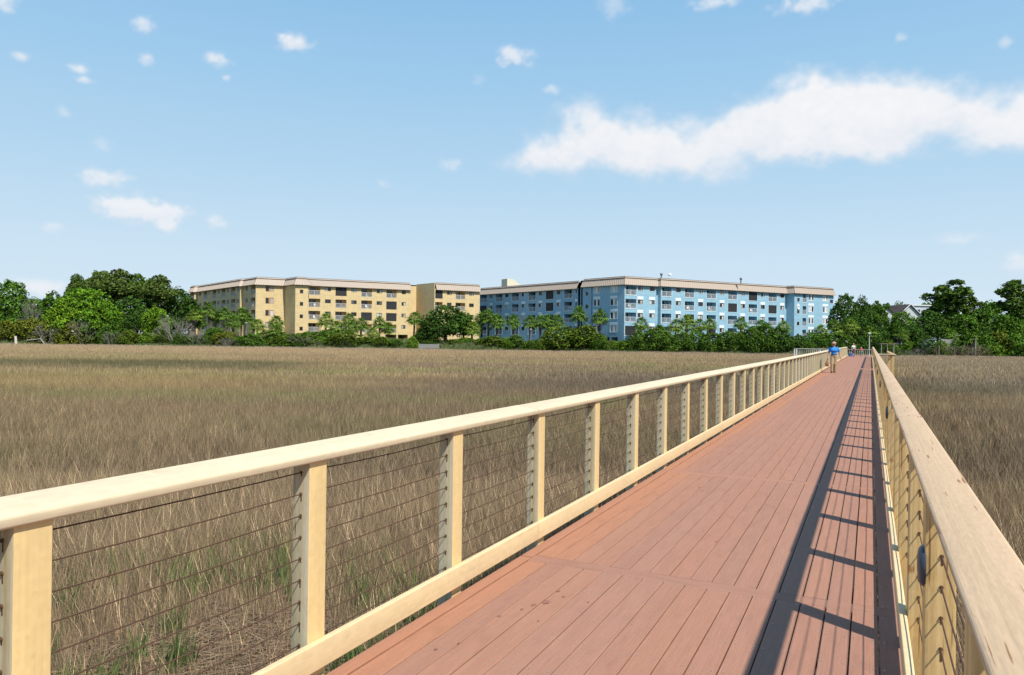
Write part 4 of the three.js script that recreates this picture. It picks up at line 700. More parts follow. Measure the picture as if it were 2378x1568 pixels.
T('oak_a', 1034, 149, 708, 108, F.dark, 'large dark live oak'); T('oak_b', 1004, 147, 745, 62, F.dark, 'small dark live oak'); T('oak_c', 1076, 150, 722, 64, F.mid, 'mid green broadleaf tree'); T('oak_b', 978, 149, 770, 36, F.dark, 'small dark live oak');
// before the blue building
for (const [x, y, d, k] of [[1134, 735, 150, 'a'], [1154, 746, 148, 'b'], [1191, 746, 149, 'b'], [1231, 748, 149, 'a'], [1255, 748, 149, 'b'], [1272, 747, 151, 'b'], [1293, 746, 151, 'a'], [1343, 731, 146, 'b'], [1393, 737, 145, 'a'], [1489, 753, 146, 'c'], [1531, 771, 145.5, 'b'], [1569, 757, 147, 'c'], [1595, 747, 147, 'b'], [1624, 756, 149, 'c'], [1648, 753, 150, 'a'], [1720, 751, 152, 'c'], [1767, 756, 153, 'c'], [1819, 760, 154, 'b'], [1906, 772, 152, 'a'], [1938, 756, 152, 'a']]) Pm('palm_' + k, x, d, y, 1, F.palm, 'fan palm');
for (const [x, top, w, mt] of [[1120, 784, 44, F.shrub], [1147, 779, 66, F.myrtle], [1176, 782, 40, F.shrubLight], [1200, 776, 46, F.shrub], [1236, 788, 42, F.shrub], [1262, 784, 56, F.myrtle], [1305, 756, 92, F.myrtle], [1355, 752, 90, F.myrtle], [1325, 776, 60, F.myrtle], [1392, 774, 46, F.shrub], [1425, 790, 36, F.shrubLight], [1452, 788, 36, F.shrubLight], [1482, 766, 50, F.shrub], [1512, 762, 60, F.shrub], [1548, 770, 60, F.shrub], [1532, 757, 50, F.mid], [1582, 768, 56, F.shrub], [1616, 764, 60, F.mid], [1652, 770, 56, F.shrub], [1690, 764, 60, F.shrub], [1722, 768, 50, F.mid], [1746, 756, 56, F.shrub], [1782, 748, 62, F.shrub], [1812, 757, 62, F.dark], [1846, 776, 50, F.dark], [1880, 770, 46, F.mid], [1905, 772, 48, F.mid], [1935, 772, 50, F.mid], [1862, 786, 44, F.shrub]]) S('bush_' + 'abc'[(x >> 1) % 3], x, 143.2 + (x * 7 % 6) * 0.45 + (mt === F.mid ? 2 : 0), top, w, mt, mt === F.myrtle ? 'rounded olive shrub' : mt === F.mid || mt === F.dark ? 'deep green shrub' : 'fresh green shrub');
// the woods on the right
T('oak_a', 1962, 160, 682, 64, F.dark, 'dark green broadleaf tree'); T('oak_c', 2000, 160, 686, 52, F.dark, 'dark green broadleaf tree'); T('oak_b', 2034, 163, 701, 54, F.pine, 'dark green broadleaf tree'); U('pine_b', 2048, 150, 700, 34, F.mid, 'slender pale trunked pine'); T('oak_c', 2084, 205, 700, 60, F.mid, 'mid green broadleaf tree'); T('oak_a', 2098, 150, 722, 66, F.mid, 'mid green broadleaf tree'); T('oak_b', 1985, 150, 730, 66, F.dark, 'dark green broadleaf tree'); T('oak_c', 2030, 148, 752, 60, F.dark, 'dark green broadleaf tree'); T('oak_b', 2150, 200, 699, 44, F.mid, 'mid green broadleaf tree');
U('pine_a', 2207, 152, 652, 104, F.pine, 'tall spreading pine'); U('pine_b', 2178, 154, 676, 66, F.mid, 'tall spreading pine'); U('pine_a', 2252, 156, 680, 56, F.pine, 'tall spreading pine'); U('pine_b', 2345, 152, 651, 92, F.pine, 'tall spreading pine'); U('pine_a', 2392, 153, 660, 80, F.mid, 'tall spreading pine');
T('oak_a', 2160, 148, 722, 70, F.dark, 'dark green broadleaf tree'); T('oak_b', 2236, 147, 726, 78, F.mid, 'mid green broadleaf tree'); T('oak_c', 2296, 150, 698, 72, F.mid, 'mid green broadleaf tree'); T('oak_a', 2330, 147, 728, 80, F.mid, 'mid green broadleaf tree'); T('oak_b', 2385, 148, 736, 70, F.bright, 'bright green spreading tree'); T('oak_c', 2120, 147, 750, 64, F.dark, 'dark green broadleaf tree'); T('oak_b', 2440, 150, 690, 90, F.mid, 'mid green broadleaf tree'); T('oak_a', 2275, 146, 748, 60, F.dark, 'dark green broadleaf tree');
for (const [x, y, d, k] of [[1976, 758, 147, 'b'], [1948, 768, 148, 'c'], [2091, 774, 145, 'a'], [2253, 783, 144.5, 'b'], [2205, 779, 145, 'b'], [2020, 776, 146, 'b']]) Pm('palm_' + k, x, d, y, 1, F.palm, 'fan palm');
for (const [x, top, w, mt] of [[1968, 774, 52, F.shrub], [1998, 778, 46, F.dark], [2064, 788, 44, F.shrubLight], [2110, 788, 40, F.bright], [2128, 794, 32, F.shrubLight], [2184, 790, 40, F.shrubLight], [2222, 788, 46, F.shrub], [2290, 772, 60, F.mid], [2320, 764, 66, F.olive], [2352, 776, 62, F.mid], [2384, 768, 60, F.mid], [2310, 796, 46, F.shrubLight], [2355, 798, 50, F.shrub], [2270, 800, 40, F.olive], [2150, 776, 50, F.dark], [2040, 778, 46, F.dark]]) S('bush_' + 'abc'[(x >> 1) % 3], x, 142.6 + (x * 7 % 6) * 0.45, top, w, mt, mt === F.mid || mt === F.dark ? 'deep green shrub' : mt === F.olive ? 'dull olive shrub' : 'fresh green shrub');
D('twig_b', 2180, 141.6, 798, 56, std(0.26, 0.19, 0.15, 0.95), 'brown tangle of dead brush'); D('twig_a', 2225, 141.4, 800, 60, std(0.28, 0.20, 0.15, 0.95), 'brown tangle of dead brush'); D('twig_b', 2268, 141.6, 798, 56, std(0.26, 0.20, 0.16, 0.95), 'brown tangle of dead brush'); D('twig_a', 2072, 142, 802, 44, deadWood, 'leafless grey bush'); D('twig_b', 2130, 141.8, 806, 40, deadWood, 'leafless grey bush');

const cells = {};
planting.sort((a, b) => a.x - b.x).forEach((p) => { p.key = p.look + '|' + area(p.x); (cells[p.key] ??= []).push(p); });
{
  const R = rng(900), first = {};
  for (const p of planting) {
    const P = protos[p.kind], fam = p.kind.split('_')[0], r = colR(p.x) * p.d, [x, z] = plan(r, p.d), g = bankY(r, p.d) - 0.05, isPalm = fam === 'palm';
    const seen = cells[p.key].filter((q) => q.x > -5 && q.x < 2385), n = seen.indexOf(p), many = seen.length > 1;
    const label = n < 0 ? `${p.look} beyond the edge of the view` : `${p.look} ${area(p.x)}` + (many ? `, ${ordinals[n]} such ${p.name === 'dead_bush' || p.name === 'shrub' ? 'bush' : 'tree'} from the left` : '');
    const turn = R() * 6.283;
    let t;
    if (!first[p.kind]) {
      t = thing(p.name, label, p.name === 'palm_tree' ? 'palm' : p.name.endsWith('tree') ? 'tree' : 'shrub', [x, g, z], turn, `${p.name.replace(/_/g, ' ')}s ${area(p.x)}`);
      mesh(p.name === 'dead_bush' ? 'branches' : p.name === 'shrub' ? 'stems' : 'trunk', P.trunkGeo, P.trunkMat, t);
      if (P.crownGeo) mesh(p.name === 'shrub' ? 'foliage' : 'crown', P.crownGeo, P.crownMat, t);
      if (P.extra) mesh('dead_fronds', P.extra, F.deadLeaf, t);
      first[p.kind] = t;
    } else {
      t = first[p.kind].clone(); t.name = numbered(p.name); t.position.set(x, g, z); t.rotation.y = turn; scene.add(t);
      t.userData = { label, category: first[p.kind].userData.category, group: `${p.name.replace(/_/g, ' ')}s ${area(p.x)}` };
    }
    t.children.forEach((c) => { if (p.name === 'dead_bush') c.material = p.mat; else if (c.name === 'crown' || c.name === 'foliage') c.material = isPalm ? (R() < 0.3 ? F.palmLight : F.palm) : p.mat; else if (c.name === 'trunk' && p.look.startsWith('slender')) c.material = paleBark; });
    if (isPalm) { const yc = heightAt(p.x, p.top, p.d), k = 0.92 + 0.22 * R(); t.scale.set(k, k, k); t.position.y = yc - 5 * k; if (t.position.y > g) { const s = (yc - g) / 5; t.scale.set(k, s, k); t.position.y = g; } }
    else { const bb = (P.crownGeo ?? P.trunkGeo); if (!bb.boundingBox) bb.computeBoundingBox(); const H = bb.boundingBox.max.y * 0.97, W = (bb.boundingBox.max.x - bb.boundingBox.min.x + bb.boundingBox.max.z - bb.boundingBox.min.z) / 2, h = heightAt(p.x, p.top, p.d) - g, w = p.width / 1717 * p.d * (fam === 'bush' ? 1.25 : 1.3); t.scale.set(w / W, h / H, w / W); }
  }
}

// ------------------------------------------------------------------ people
function sdfGeo(bones, res, k = 0.035, pad = 0.05) {             // smooth union of tapered capsules [ax, ay, az, bx, by, bz, ra, rb]
  const lo = [1e9, 1e9, 1e9], hi = [-1e9, -1e9, -1e9];
  for (const b of bones) for (const [o, r] of [[0, b[6]], [3, b[7]]]) for (let i = 0; i < 3; i++) { lo[i] = Math.min(lo[i], b[o + i] - r - pad); hi[i] = Math.max(hi[i], b[o + i] + r + pad); }
  const c = lo.map((x, i) => (x + hi[i]) / 2), half = Math.max(...hi.map((x, i) => (x - lo[i]) / 2)) * 1.06;
  const mc = new MarchingCubes(res, new THREE.MeshStandardMaterial(), false, false, 60000); mc.isolation = 0;
  for (let z = 0; z < res; z++) for (let y = 0; y < res; y++) for (let x = 0; x < res; x++) {
    const p = [x, y, z].map((q, i) => c[i] + (q - res / 2) / (res / 2) * half); let d = 1e9;
    if (p.some((q, i) => q < lo[i] - 0.02 || q > hi[i] + 0.02)) { mc.field[z * res * res + y * res + x] = -0.1; continue; }
    for (const b of bones) {
      const ab = [b[3] - b[0], b[4] - b[1], b[5] - b[2]], ap = [p[0] - b[0], p[1] - b[1], p[2] - b[2]], l2 = ab[0] * ab[0] + ab[1] * ab[1] + ab[2] * ab[2] || 1e-9, t = clamp((ap[0] * ab[0] + ap[1] * ab[1] + ap[2] * ab[2]) / l2);
      const e = Math.hypot(ap[0] - ab[0] * t, ap[1] - ab[1] * t, (ap[2] - ab[2] * t) * (b[8] ?? 1)) - lerp(b[6], b[7], t), kk = b[9] ?? k, h = clamp(0.5 + 0.5 * (e - d) / kk);
      d = d > 1e8 ? e : lerp(e, d, h) - kk * h * (1 - h);
    }
    mc.field[z * res * res + y * res + x] = -d;
  }
  mc.update();
  const n = mc.count, g = new THREE.BufferGeometry(), pos = new Float32Array(mc.positionArray.slice(0, n * 3)), nor = new Float32Array(mc.normalArray.slice(0, n * 3));
  for (let i = 0; i < n; i++) for (let j = 0; j < 3; j++) pos[i * 3 + j] = pos[i * 3 + j] * half + c[j];
  g.setAttribute('position', new THREE.BufferAttribute(pos, 3)); g.setAttribute('normal', new THREE.BufferAttribute(nor, 3)); return g;
}
function hand(w, dir, s, out) {                                   // palm and five curled fingers hanging from the wrist w
  const P = [w[0] + dir[0] * 0.07 * s, w[1] + dir[1] * 0.07 * s, w[2] + dir[2] * 0.07 * s], bones = [[...w, ...P, 0.026 * s, 0.034 * s, 1], [P[0], P[1], P[2] - 0.022 * s, P[0], P[1] - 0.02 * s, P[2] + 0.022 * s, 0.022 * s, 0.022 * s]];
  [[-0.03, 0.052], [-0.011, 0.062], [0.009, 0.058], [0.028, 0.045]].forEach(([o, l]) => { const a = [P[0], P[1] - 0.02 * s, P[2] + o * s], b = [a[0] + out * 0.008 * s, a[1] - l * 0.62 * s, a[2]], c = [b[0] - out * 0.02 * s, b[1] - l * 0.45 * s, b[2]]; bones.push([...a, ...b, 0.0105 * s, 0.0095 * s, 1, 0.006], [...b, ...c, 0.0095 * s, 0.008 * s, 1, 0.006]); });
  const t = [P[0], P[1] + 0.02 * s, P[2] + 0.03 * s], u = [t[0] - out * 0.012 * s, t[1] - 0.035 * s, t[2] + 0.028 * s], v = [u[0], u[1] - 0.028 * s, u[2] + 0.004 * s]; bones.push([...t, ...u, 0.013 * s, 0.011 * s, 1, 0.008], [...u, ...v, 0.011 * s, 0.009 * s, 1, 0.006]);
  return bones;
}
function person(label, pos, turn, S, c, pose, res = 84) {
  const t = thing('person', label, 'person', pos, turn), s = S / 1.64; t.scale.set(s, s, s);
  const { sh, el, wr, hip, kn, an } = pose, skin = std(...c.skin, 0.6);
  const arm = (i) => [[...sh[i], ...el[i], 0.048, 0.038], [...el[i], ...wr[i], 0.037, 0.025]];
  const headBones = [[0, 1.50, -0.01, 0, 1.55, -0.015, 0.082, 0.09, 0.9], [0, 1.43, 0.02, 0, 1.47, 0.03, 0.048, 0.062], [0, 1.475, 0.085, 0, 1.505, 0.082, 0.013, 0.009, 1, 0.012], [-0.083, 1.48, -0.01, -0.085, 1.51, -0.012, 0.014, 0.016, 1, 0.01], [0.083, 1.48, -0.01, 0.085, 1.51, -0.012, 0.014, 0.016, 1, 0.01], [0, 1.32, -0.015, 0, 1.44, 0, 0.052, 0.048]];
  const core = [[0, 0.92, 0, 0, 1.12, 0, 0.115, 0.11, 1.25], [-0.08, 1.22, -0.01, 0.08, 1.22, -0.01, 0.105, 0.105, 1.2], [0, 1.3, -0.015, 0, 1.42, 0, 0.055, 0.05], ...arm(0), ...arm(1), [...hip[0], ...kn[0], 0.075, 0.055], [...kn[0], ...an[0], 0.052, 0.036], [...hip[1], ...kn[1], 0.075, 0.055], [...kn[1], ...an[1], 0.052, 0.036]];
  const down = (i) => { const d = [wr[i][0] - el[i][0], wr[i][1] - el[i][1], wr[i][2] - el[i][2]], l = Math.hypot(...d); return d.map((x) => x / l); };
  mesh('body', join([sdfGeo(core, res), sdfGeo(headBones, 44, 0.025, 0.02), sdfGeo(hand(wr[0], down(0), 1, -1), 44, 0.012, 0.01), sdfGeo(hand(wr[1], down(1), 1, 1), 44, 0.012, 0.01)]), skin, t);
  const shirt = [[0, 0.95, 0, 0, 1.1, 0, 0.132, 0.125, 1.2], [-0.085, 1.21, -0.005, 0.085, 1.21, -0.005, 0.122, 0.122, 1.15], [-0.05, 1.17, 0.06, 0.05, 1.17, 0.06, 0.085, 0.085], [-0.05, 1.31, -0.015, 0.05, 1.31, -0.015, 0.062, 0.062]];
  for (const i of [0, 1]) shirt.push([...sh[i], lerp(sh[i][0], el[i][0], 0.62), lerp(sh[i][1], el[i][1], 0.62), lerp(sh[i][2], el[i][2], 0.62), 0.068, 0.06]);
  mesh('shirt', sdfGeo(shirt, 64, 0.045), std(...c.shirt, 0.8), t);
  const leg = [[0, 0.93, 0, 0, 0.90, 0, 0.135, 0.14, 1.2]];
  for (const i of [0, 1]) { leg.push([...hip[i], ...kn[i], 0.097, 0.076]); if (!c.shorts) leg.push([...kn[i], an[i][0], an[i][1] - 0.01, an[i][2], 0.076, 0.066]); }
  mesh(c.shorts ? 'shorts' : 'trousers', sdfGeo(leg, 72, 0.03), std(...c.legs, 0.85), t);
  for (const i of [0, 1]) mesh('shoe', sdfGeo([[an[i][0], an[i][1] - 0.035, an[i][2] - 0.03, an[i][0], an[i][1] - 0.045, an[i][2] + 0.14, 0.042, 0.034], [an[i][0], an[i][1], an[i][2] - 0.01, an[i][0], an[i][1] - 0.04, an[i][2], 0.045, 0.045]], 34, 0.02, 0.015), std(...c.shoes, 0.6), t);
  mesh('hair', sdfGeo(c.longHair ? [[0, 1.56, -0.035, 0, 1.5, -0.045, 0.096, 0.092], [0, 1.5, -0.06, 0, 1.32, -0.07, 0.08, 0.06]] : [[0, 1.545, -0.035, 0, 1.50, -0.05, 0.096, 0.088]], 34, 0.03, 0.02), std(...c.hair, 0.8), t);
  mesh('mouth', (() => { const g = new THREE.SphereGeometry(0.022, 8, 5); g.scale(1, 0.3, 0.35); g.translate(0, 1.437, 0.083); return g; })(), std(0.35, 0.10, 0.09, 0.6), t);
  for (const x of [-0.032, 0.032]) { const g = new THREE.SphereGeometry(0.013, 8, 6); g.scale(1, 0.6, 0.6); g.translate(x, 1.515, 0.076); mesh('eye', g, std(0.06, 0.05, 0.045, 0.3), t); }
  return t;
}
const walking = { sh: [[-0.175, 1.285, -0.01], [0.175, 1.285, -0.01]], el: [[-0.245, 1.03, -0.03], [0.275, 1.05, -0.05]], wr: [[-0.285, 0.82, 0.06], [0.33, 0.83, 0.03]], hip: [[-0.075, 0.87, 0], [0.075, 0.87, 0]], kn: [[-0.09, 0.48, 0.09], [0.06, 0.47, 0.0]], an: [[-0.10, 0.085, 0.10], [0.045, 0.085, -0.09]] };
{
  const w = person('person in a blue T-shirt, khaki trousers and sun visor walking with a brown bag', [-1.73, 0.004, -42.4], YAW * 0.2, 1.64, { skin: [0.50, 0.25, 0.17], shirt: [0.02, 0.20, 0.62], legs: [0.36, 0.26, 0.15], shoes: [0.03, 0.025, 0.025], hair: [0.20, 0.13, 0.09] }, walking, 92);
  const visor = [new THREE.TorusGeometry(0.093, 0.022, 8, 20)]; visor[0].rotateX(Math.PI / 2); visor[0].translate(0, 1.585, -0.015);
  const brim = new THREE.CylinderGeometry(0.105, 0.105, 0.008, 18, 1, false, -1.2, 2.4); brim.scale(1, 1, 1.5); brim.rotateX(0.22); brim.translate(0, 1.575, 0.03); visor.push(brim);
  mesh('sun_visor', join(visor), std(0.50, 0.33, 0.25, 0.8), w);
  const lens = (x) => { const g = new THREE.SphereGeometry(0.031, 10, 7); g.scale(1, 0.75, 0.35); g.translate(x, 1.512, 0.086); return g; };
  mesh('sunglasses', join([lens(-0.034), lens(0.034), bar(-0.01, 1.517, 0.093, 0.01, 1.517, 0.093, 0.004), bar(-0.064, 1.52, 0.078, -0.092, 1.515, -0.01, 0.004), bar(0.064, 1.52, 0.078, 0.092, 1.515, -0.01, 0.004)]), std(0.02, 0.012, 0.012, 0.2), w);
  mesh('belt', (() => { const g = new THREE.TorusGeometry(0.138, 0.016, 6, 24); g.rotateX(Math.PI / 2); g.scale(1, 1.6, 0.86); g.translate(0, 0.955, 0); return g; })(), std(0.025, 0.02, 0.02, 0.5), w);
  const hx = -1.73 - 0.31, bag = thing('shopping_bag', 'brown cloth bag hanging from the hand of the walking person', 'bag', [hx, 0.33, -42.28]);
  mesh('pouch', (() => { const g = new THREE.LatheGeometry([[0, 0], [0.075, 0.01], [0.105, 0.09], [0.10, 0.18], [0.06, 0.27], [0.035, 0.31]].map(([a, b]) => new THREE.Vector2(a, b)), 14); g.scale(1, 1, 0.6); return g; })(), std(0.33, 0.15, 0.08, 0.85), bag);
  mesh('handle', join([bar(-0.02, 0.30, 0, 0, 0.41, 0, 0.008), bar(0.02, 0.30, 0, 0, 0.41, 0, 0.008)]), std(0.30, 0.14, 0.08, 0.85), bag);
  const stand = { ...walking, el: [[-0.22, 1.04, 0.0], [0.22, 1.04, 0.0]], wr: [[-0.21, 0.83, 0.08], [0.21, 0.83, 0.08]], kn: [[-0.08, 0.47, 0.01], [0.08, 0.47, 0.01]], an: [[-0.085, 0.085, 0], [0.085, 0.085, 0]] };
  person('person with red-brown hair and a white top standing at the far end of the boardwalk', [-1.75, 0.004, -93.2], 0.5, 1.5, { skin: [0.48, 0.27, 0.19], shirt: [0.60, 0.60, 0.60], legs: [0.10, 0.04, 0.05], shoes: [0.1, 0.05, 0.04], hair: [0.16, 0.04, 0.02], longHair: true, shorts: true }, stand, 56);
  person('small person in a pink top and teal shorts at the far end of the boardwalk', [-0.95, 0.004, -93.4], -0.4, 1.1, { skin: [0.50, 0.29, 0.2], shirt: [0.70, 0.12, 0.14], legs: [0.10, 0.36, 0.32], shoes: [0.3, 0.1, 0.1], hair: [0.25, 0.14, 0.08], shorts: true }, stand, 56);
  const cool = thing('beach_bag', 'blue beach bag set down beside the people at the far end', 'bag', [-2.0, 0.004, -92.6], 0.3);
  mesh('pouch', (() => { const g = new THREE.CylinderGeometry(0.28, 0.2, 0.34, 12); g.scale(1, 1, 0.6); g.translate(0, 0.17, 0); return g; })(), std(0.06, 0.14, 0.42, 0.8), cool); mesh('handle', (() => { const g = new THREE.TorusGeometry(0.15, 0.015, 6, 14, Math.PI); g.translate(0, 0.33, 0); return g; })(), std(0.3, 0.4, 0.5, 0.8), cool);
}

// ------------------------------------------------------------------ side platform with its railing and bench
{
  const x0 = 0.30, x1 = 1.02, z0 = 40.6, z1 = 52;
  const p = structure('side_platform', 'small wooden platform on the right side of the boardwalk', 'platform'), g = boardGeo(0.137, 0.026, z1 - z0, 0.3);
  for (let k = 0; k < 5; k++) mesh('deck_board', g, boardMats[0][k], p).position.set(x0 + 0.07 + k * 0.1435, -0.002, -(z0 + z1) / 2);
  for (const x of [x0 + 0.1, x1 - 0.1]) mesh('stringer', box(0.07, 0.2, z1 - z0), M.darkWood, p).position.set(x, -0.13, -(z0 + z1) / 2);
  for (const z of [z0 + 0.2, z0 + 5.6, z1 - 0.2]) mesh('pile', new THREE.CylinderGeometry(0.12, 0.13, 1.6, 9), M.darkWood, p).position.set(x1 - 0.15, -1.03, -z);
  const t = thing('platform_railing', 'cream railing round the small side platform on the right', 'railing');
  for (let k = 0; k < 9; k++) mesh('post', rightPosts[k % 4], M.postWarm, t).position.set(x1 - 0.02, -0.385, -(z0 + 0.06 + k * (z1 - z0 - 0.12) / 8));
  const capN = metreUV(roundBar(0.19, 0.039, x1 - x0 + 0.1, 0.008)); capN.rotateY(Math.PI / 2); mesh('cap_board', capN, M.capLeft, t).position.set((x0 + x1) / 2 + 0.05, 1.052, -z0 - 0.06);
  mesh('cap_board', metreUV(roundBar(0.19, 0.039, z1 - z0 - 0.16, 0.008)), M.capRight, t).position.set(x1 - 0.02, 1.05, -(z0 + z1) / 2 - 0.16);
  for (const y of CABLES) { mesh('cable', bar(x1 - 0.02, y, -z0, x1 - 0.02, y, -z1, 0.0036, 0.0036, 5), M.rust, t); mesh('cable', bar(x0, y, -z0 - 0.06, x1 - 0.02, y, -z0 - 0.06, 0.0036, 0.0036, 5), M.rust, t); }
  const b = thing('bench', 'wooden bench standing on the small side platform', 'bench', [x1 - 0.36, 0.012, -43.6]);
  for (const x of [-0.13, 0, 0.13]) mesh('seat_slat', metreUV(roundBar(0.115, 0.035, 1.5, 0.005)), M.lowRail, b).position.set(x, 0.44, 0);
  for (const y of [0.6, 0.74]) mesh('back_slat', metreUV(roundBar(0.035, 0.115, 1.5, 0.005)), M.lowRail, b).position.set(0.2, y, 0);
  for (const z of [-0.6, 0.6]) { mesh('leg', box(0.07, 0.42, 0.09, -0.12, 0.21, z), M.lowRail, b); mesh('leg', box(0.06, 0.8, 0.09, 0.238, 0.40, z), M.lowRail, b); }
}
// ------------------------------------------------------------------ cross platform at the far end, with white pickets
{
  const z0 = 96.15, z1 = 99.2, xa = -8.4, xb = 0.6, y = -0.3;
  const p = structure('end_platform', 'cross platform at the far end of the boardwalk', 'platform'), n = 20, bg = boardGeo((z1 - z0) / n - 0.006, 0.026, xb - xa, 0.2); bg.rotateY(Math.PI / 2);
  for (let k = 0; k < n; k++) mesh('deck_board', bg, boardMats[0][k % 6], p).position.set((xa + xb) / 2, y, -(z0 + (k + 0.5) * (z1 - z0) / n));
  for (let k = 0; k < 5; k++) mesh('pile', new THREE.CylinderGeometry(0.12, 0.13, 1.5, 9), M.darkWood, p).position.set(lerp(xa + 0.3, xb - 0.3, k / 4), y - 0.8, -(z0 + z1) / 2);
  const pale = std(0.50, 0.47, 0.42, 0.8), rail = (label, x0, x1, z) => {
    const t = thing('picket_railing', label, 'railing', [x0, y, -z]), l = x1 - x0;
    mesh('top_rail', box(l, 0.05, 0.12, l / 2, 1.04, 0), pale, t); mesh('bottom_rail', box(l, 0.06, 0.05, l / 2, 0.12, 0), M.white, t);
    const pk = box(0.04, 0.86, 0.03, 0, 0.58, 0); for (let x = 0.14; x < l - 0.05; x += 0.22) mesh('picket', pk, pale, t).position.x = x;
    for (const x of [0.05, l / 2, l - 0.05]) mesh('post', box(0.1, 1.3, 0.1, x, 0.36, 0), M.white, t);
  };
  rail('white picket railing on the near side of the far cross platform', xa, -2.5, z0 + 0.06);
  rail('white picket railing on the far side of the cross platform', xa, xb, z1 - 0.06);
}
// ------------------------------------------------------------------ lamp posts, house, fences and drift on the shore
function lampPost(label, x, d, top, base, hood) {
  const [px, pz] = sight(x, d), h = heightAt(x, top, d), y0 = heightAt(x, base, d), t = thing('lamp_post', label, 'lamp post', [px, y0 - 0.3, pz], 0, 'unlit lamp posts along the shore'), H = h - y0 + 0.3;
  mesh('pole', join([bar(0, 0, 0, 0, H - 0.55, 0, 0.085, 0.06, 8), bar(0, 0, 0, 0, 0.4, 0, 0.13, 0.1, 8)]), hood, t);
  mesh('lamp_head', (() => { const g = new THREE.LatheGeometry([[0.05, 0], [0.16, 0.05], [0.2, 0.28], [0.2, 0.34]].map(([a, b]) => new THREE.Vector2(a, b)), 12); g.translate(0, H - 0.55, 0); return g; })(), std(0.30, 0.30, 0.29, 0.3), t);
  mesh('hood', (() => { const g = new THREE.LatheGeometry([[0.27, 0], [0.26, 0.05], [0.15, 0.16], [0, 0.2]].map(([a, b]) => new THREE.Vector2(a, b)), 12); g.translate(0, H - 0.21, 0); return g; })(), hood, t);
}
const poleGrey = std(0.26, 0.25, 0.24, 0.6), polePale = std(0.55, 0.53, 0.48, 0.6);
lampPost('grey lamp post among the palms left of the yellow building', 571, 144, 747, 792, poleGrey);
lampPost('grey lamp post before the left wing of the blue building', 1232.5, 144.5, 762, 797, poleGrey);
lampPost('pale lamp post beside the far end of the boardwalk', 2019, 128, 771, 822, polePale);
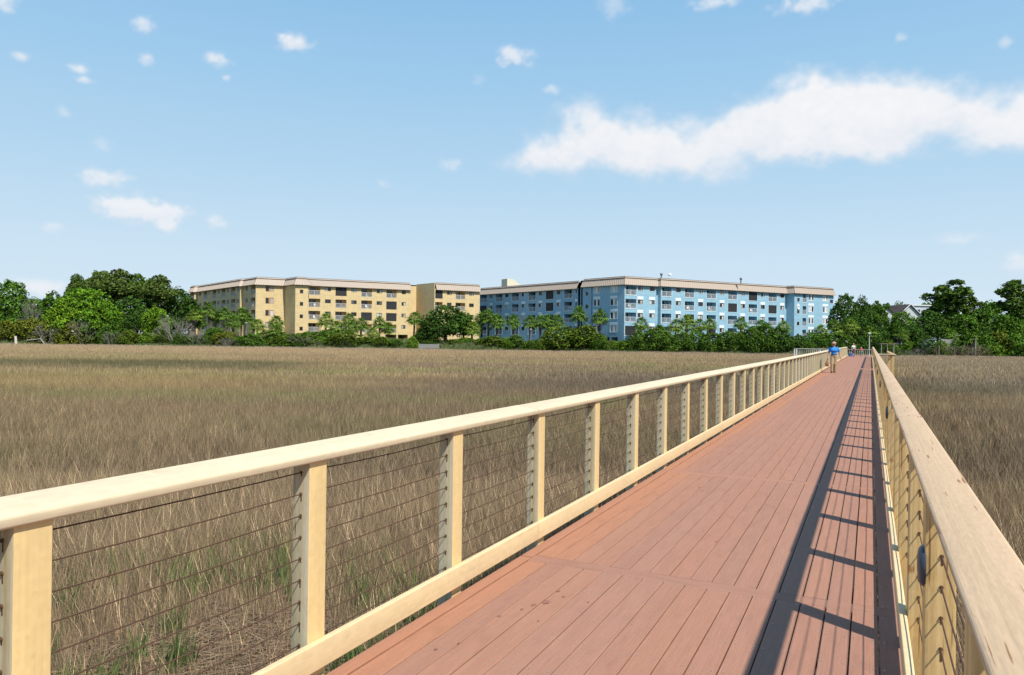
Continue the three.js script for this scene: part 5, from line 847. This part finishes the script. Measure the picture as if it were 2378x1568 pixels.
{
  // house whose roofs show between the trees on the right
  const siding = std(0.52, 0.56, 0.53, 0.8, { map: stucco }), shingle = std(0.15, 0.115, 0.10, 0.9, { map: soilTex }), trim = M.white;
  const [hx, hz] = sight(2112, 190), hy = heightAt(2112, 707, 190), t = thing('house', 'pale house with dark gabled roofs half hidden by trees on the right', 'house', [hx, 0.3, hz], YAW + 0.12);
  const top = hy - 0.3, prism = (w, h0, h1, d) => { const s = new THREE.Shape([new THREE.Vector2(-w, 0), new THREE.Vector2(w, 0), new THREE.Vector2(w, h0), new THREE.Vector2(0, h1), new THREE.Vector2(-w, h0)]); const g = new THREE.ExtrudeGeometry(s, { depth: d, bevelEnabled: false }); g.translate(0, 0, -d); return g; };
  const roofOf = (w, h0, h1, d, e) => { const q = []; for (const s of [-1, 1]) { const dx = w + e, dy = (h1 - h0) / w * dx, l = Math.hypot(dx, dy), g = new THREE.BoxGeometry(l, 0.14, d + 2 * e); g.rotateZ(-s * Math.atan2(dy, dx)); g.translate(s * dx / 2, h1 - dy / 2 + 0.1, -d / 2); q.push(g); } return join(q); };
  mesh('wall', prism(2.6, top - 2.4, top, 9), siding, t); const r = mesh('roof', roofOf(2.6, top - 2.4, top, 9, 0.4), shingle, t);
  mesh('barge_board', join([-1, 1].map((s) => bar(0, top + 0.16, 0.42, s * 3.0, top - 2.6, 0.42, 0.12, 0.12, 4))), trim, r);
  const wing = mesh('wall', prism(2.4, top - 2.2, top - 0.5, 8), siding, t); wing.position.set(-5.2, 0, -2.5); const r2w = mesh('roof', roofOf(2.4, top - 2.2, top - 0.5, 8, 0.4), shingle, t); r2w.position.copy(wing.position);
  const [bx, bz] = sight(2150, 196), fb = heightAt(2150, 708, 196), t2 = thing('house', 'flat roofed pale grey house block behind the gabled house on the right', 'house', [bx, 0.3, bz], YAW + 0.12);
  mesh('wall', box(7.6, fb - 0.5, 8, 0, (fb - 0.5) / 2, -4), std(0.50, 0.55, 0.60, 0.8, { map: stucco }), t2); mesh('roof', box(8.2, 0.25, 8.6, 0, fb - 0.36, -4), trim, t2);
  for (const x of [-2.2, 0.6, 2.6]) { const w = mesh('window', box(1.1, 1.3, 0.08, x, fb - 2, 0.03), whiteFrame, t2); mesh('pane', box(0.9, 1.1, 0.04, x, fb - 2, 0.075), glassDark, w); }
  // weathered board screens and a low wall
  const screen = (label, xa, xb, ya, yb, d, mat) => { const [ax, az] = sight(xa, d), [cx, cz] = sight(xb, d), l = Math.hypot(cx - ax, cz - az), h = heightAt(xa, ya, d) - heightAt(xa, yb, d), s = thing('board_fence', label, 'fence', [ax, heightAt(xa, yb, d) - 0.5, az], Math.atan2(-(cz - az), cx - ax)), n = Math.round(l / 0.2), bg = box(l / n - 0.025, h + 0.5, 0.03, 0, (h + 0.5) / 2, 0); for (let k = 0; k < n; k++) mesh('board', bg, mat, s).position.set((k + 0.5) * l / n, (hash2(k, 7, 3) - 0.5) * 0.05, 0.02); for (const y of [0.7, h + 0.2]) mesh('cross_rail', box(l, 0.09, 0.05, l / 2, y, -0.022), mat, s); for (const x of [0.04, l - 0.04]) mesh('post', box(0.1, h + 0.6, 0.1, x, (h + 0.6) / 2, -0.1), mat, s); };
  screen('blue grey board fence at the edge of the right woods', 2140, 2172, 786, 805, 143.4, std(0.17, 0.21, 0.26, 0.9)); screen('pale board fence at the edge of the right woods', 2186, 2218, 787, 808, 143.6, std(0.30, 0.29, 0.26, 0.9));
  screen('low pale board fence beside the live oak before the yellow building', 972, 1020, 798, 806, 141.9, std(0.27, 0.26, 0.24, 0.9));
  const [dx, dz] = sight(2045, 136), dy = heightAt(2045, 797.5, 136), dk = thing('dock_shelter', 'low wooden dock on posts at the edge of the right woods', 'dock', [dx, MARSH_Y, dz], YAW), L = (2084 - 2045) / 1717 * 136, dh = dy - MARSH_Y;
  mesh('deck', box(L, 0.16, 1.6, L / 2, dh, -0.8), M.darkWood, dk); for (const x of [0.2, L * 0.43, L * 0.8]) mesh('pile', bar(x, 0, -0.1, x, dh, -0.1, 0.11, 0.1, 8), paleBark, dk);
  const stake = (label, x, ya, yb, d, lean, mat, r) => { const [sx, sz] = sight(x, d), h = heightAt(x, ya, d), b = heightAt(x, yb, d) - 0.5, s = mesh(numbered('wooden_stake'), join([bar(0, 0, 0, lean, h - b, 0, r, r * 0.85, 8)]), mat); s.position.set(sx, b, sz); s.userData = { label, category: 'stake' }; };
  stake('pale leaning stake at the marsh edge on the far left', 37.5, 780, 795, 139, -0.25, std(0.52, 0.46, 0.38, 0.9), 0.26); stake('tall grey wooden post at the edge of the right woods', 2265, 784, 822, 140.5, 0.05, paleBark, 0.16); stake('short wooden post beside the brush on the right', 2180, 802, 822, 140, 0.1, M.darkWood, 0.14);
  const [lx, lz] = sight(100, 141), ly = heightAt(100, 787, 141), lg = thing('driftwood_log', 'bleached driftwood branch lying at the marsh edge on the left', 'log', [lx, ly - 0.8, lz], YAW);
  mesh('trunk', join([bar(-3.2, 0.5, 0, -0.4, 0.85, 0.2, 0.10, 0.14, 7), bar(-0.4, 0.85, 0.2, 0.6, -0.3, 0.2, 0.14, 0.17, 7)]), deadWood, lg); mesh('branch', join([bar(-0.4, 0.85, 0.2, -0.1, 1.6, 0.1, 0.09, 0.05, 6), bar(-2.0, 0.66, 0.1, -2.5, 1.2, -0.1, 0.06, 0.03, 5)]), deadWood, lg);
}

renderer.render(scene, camera);
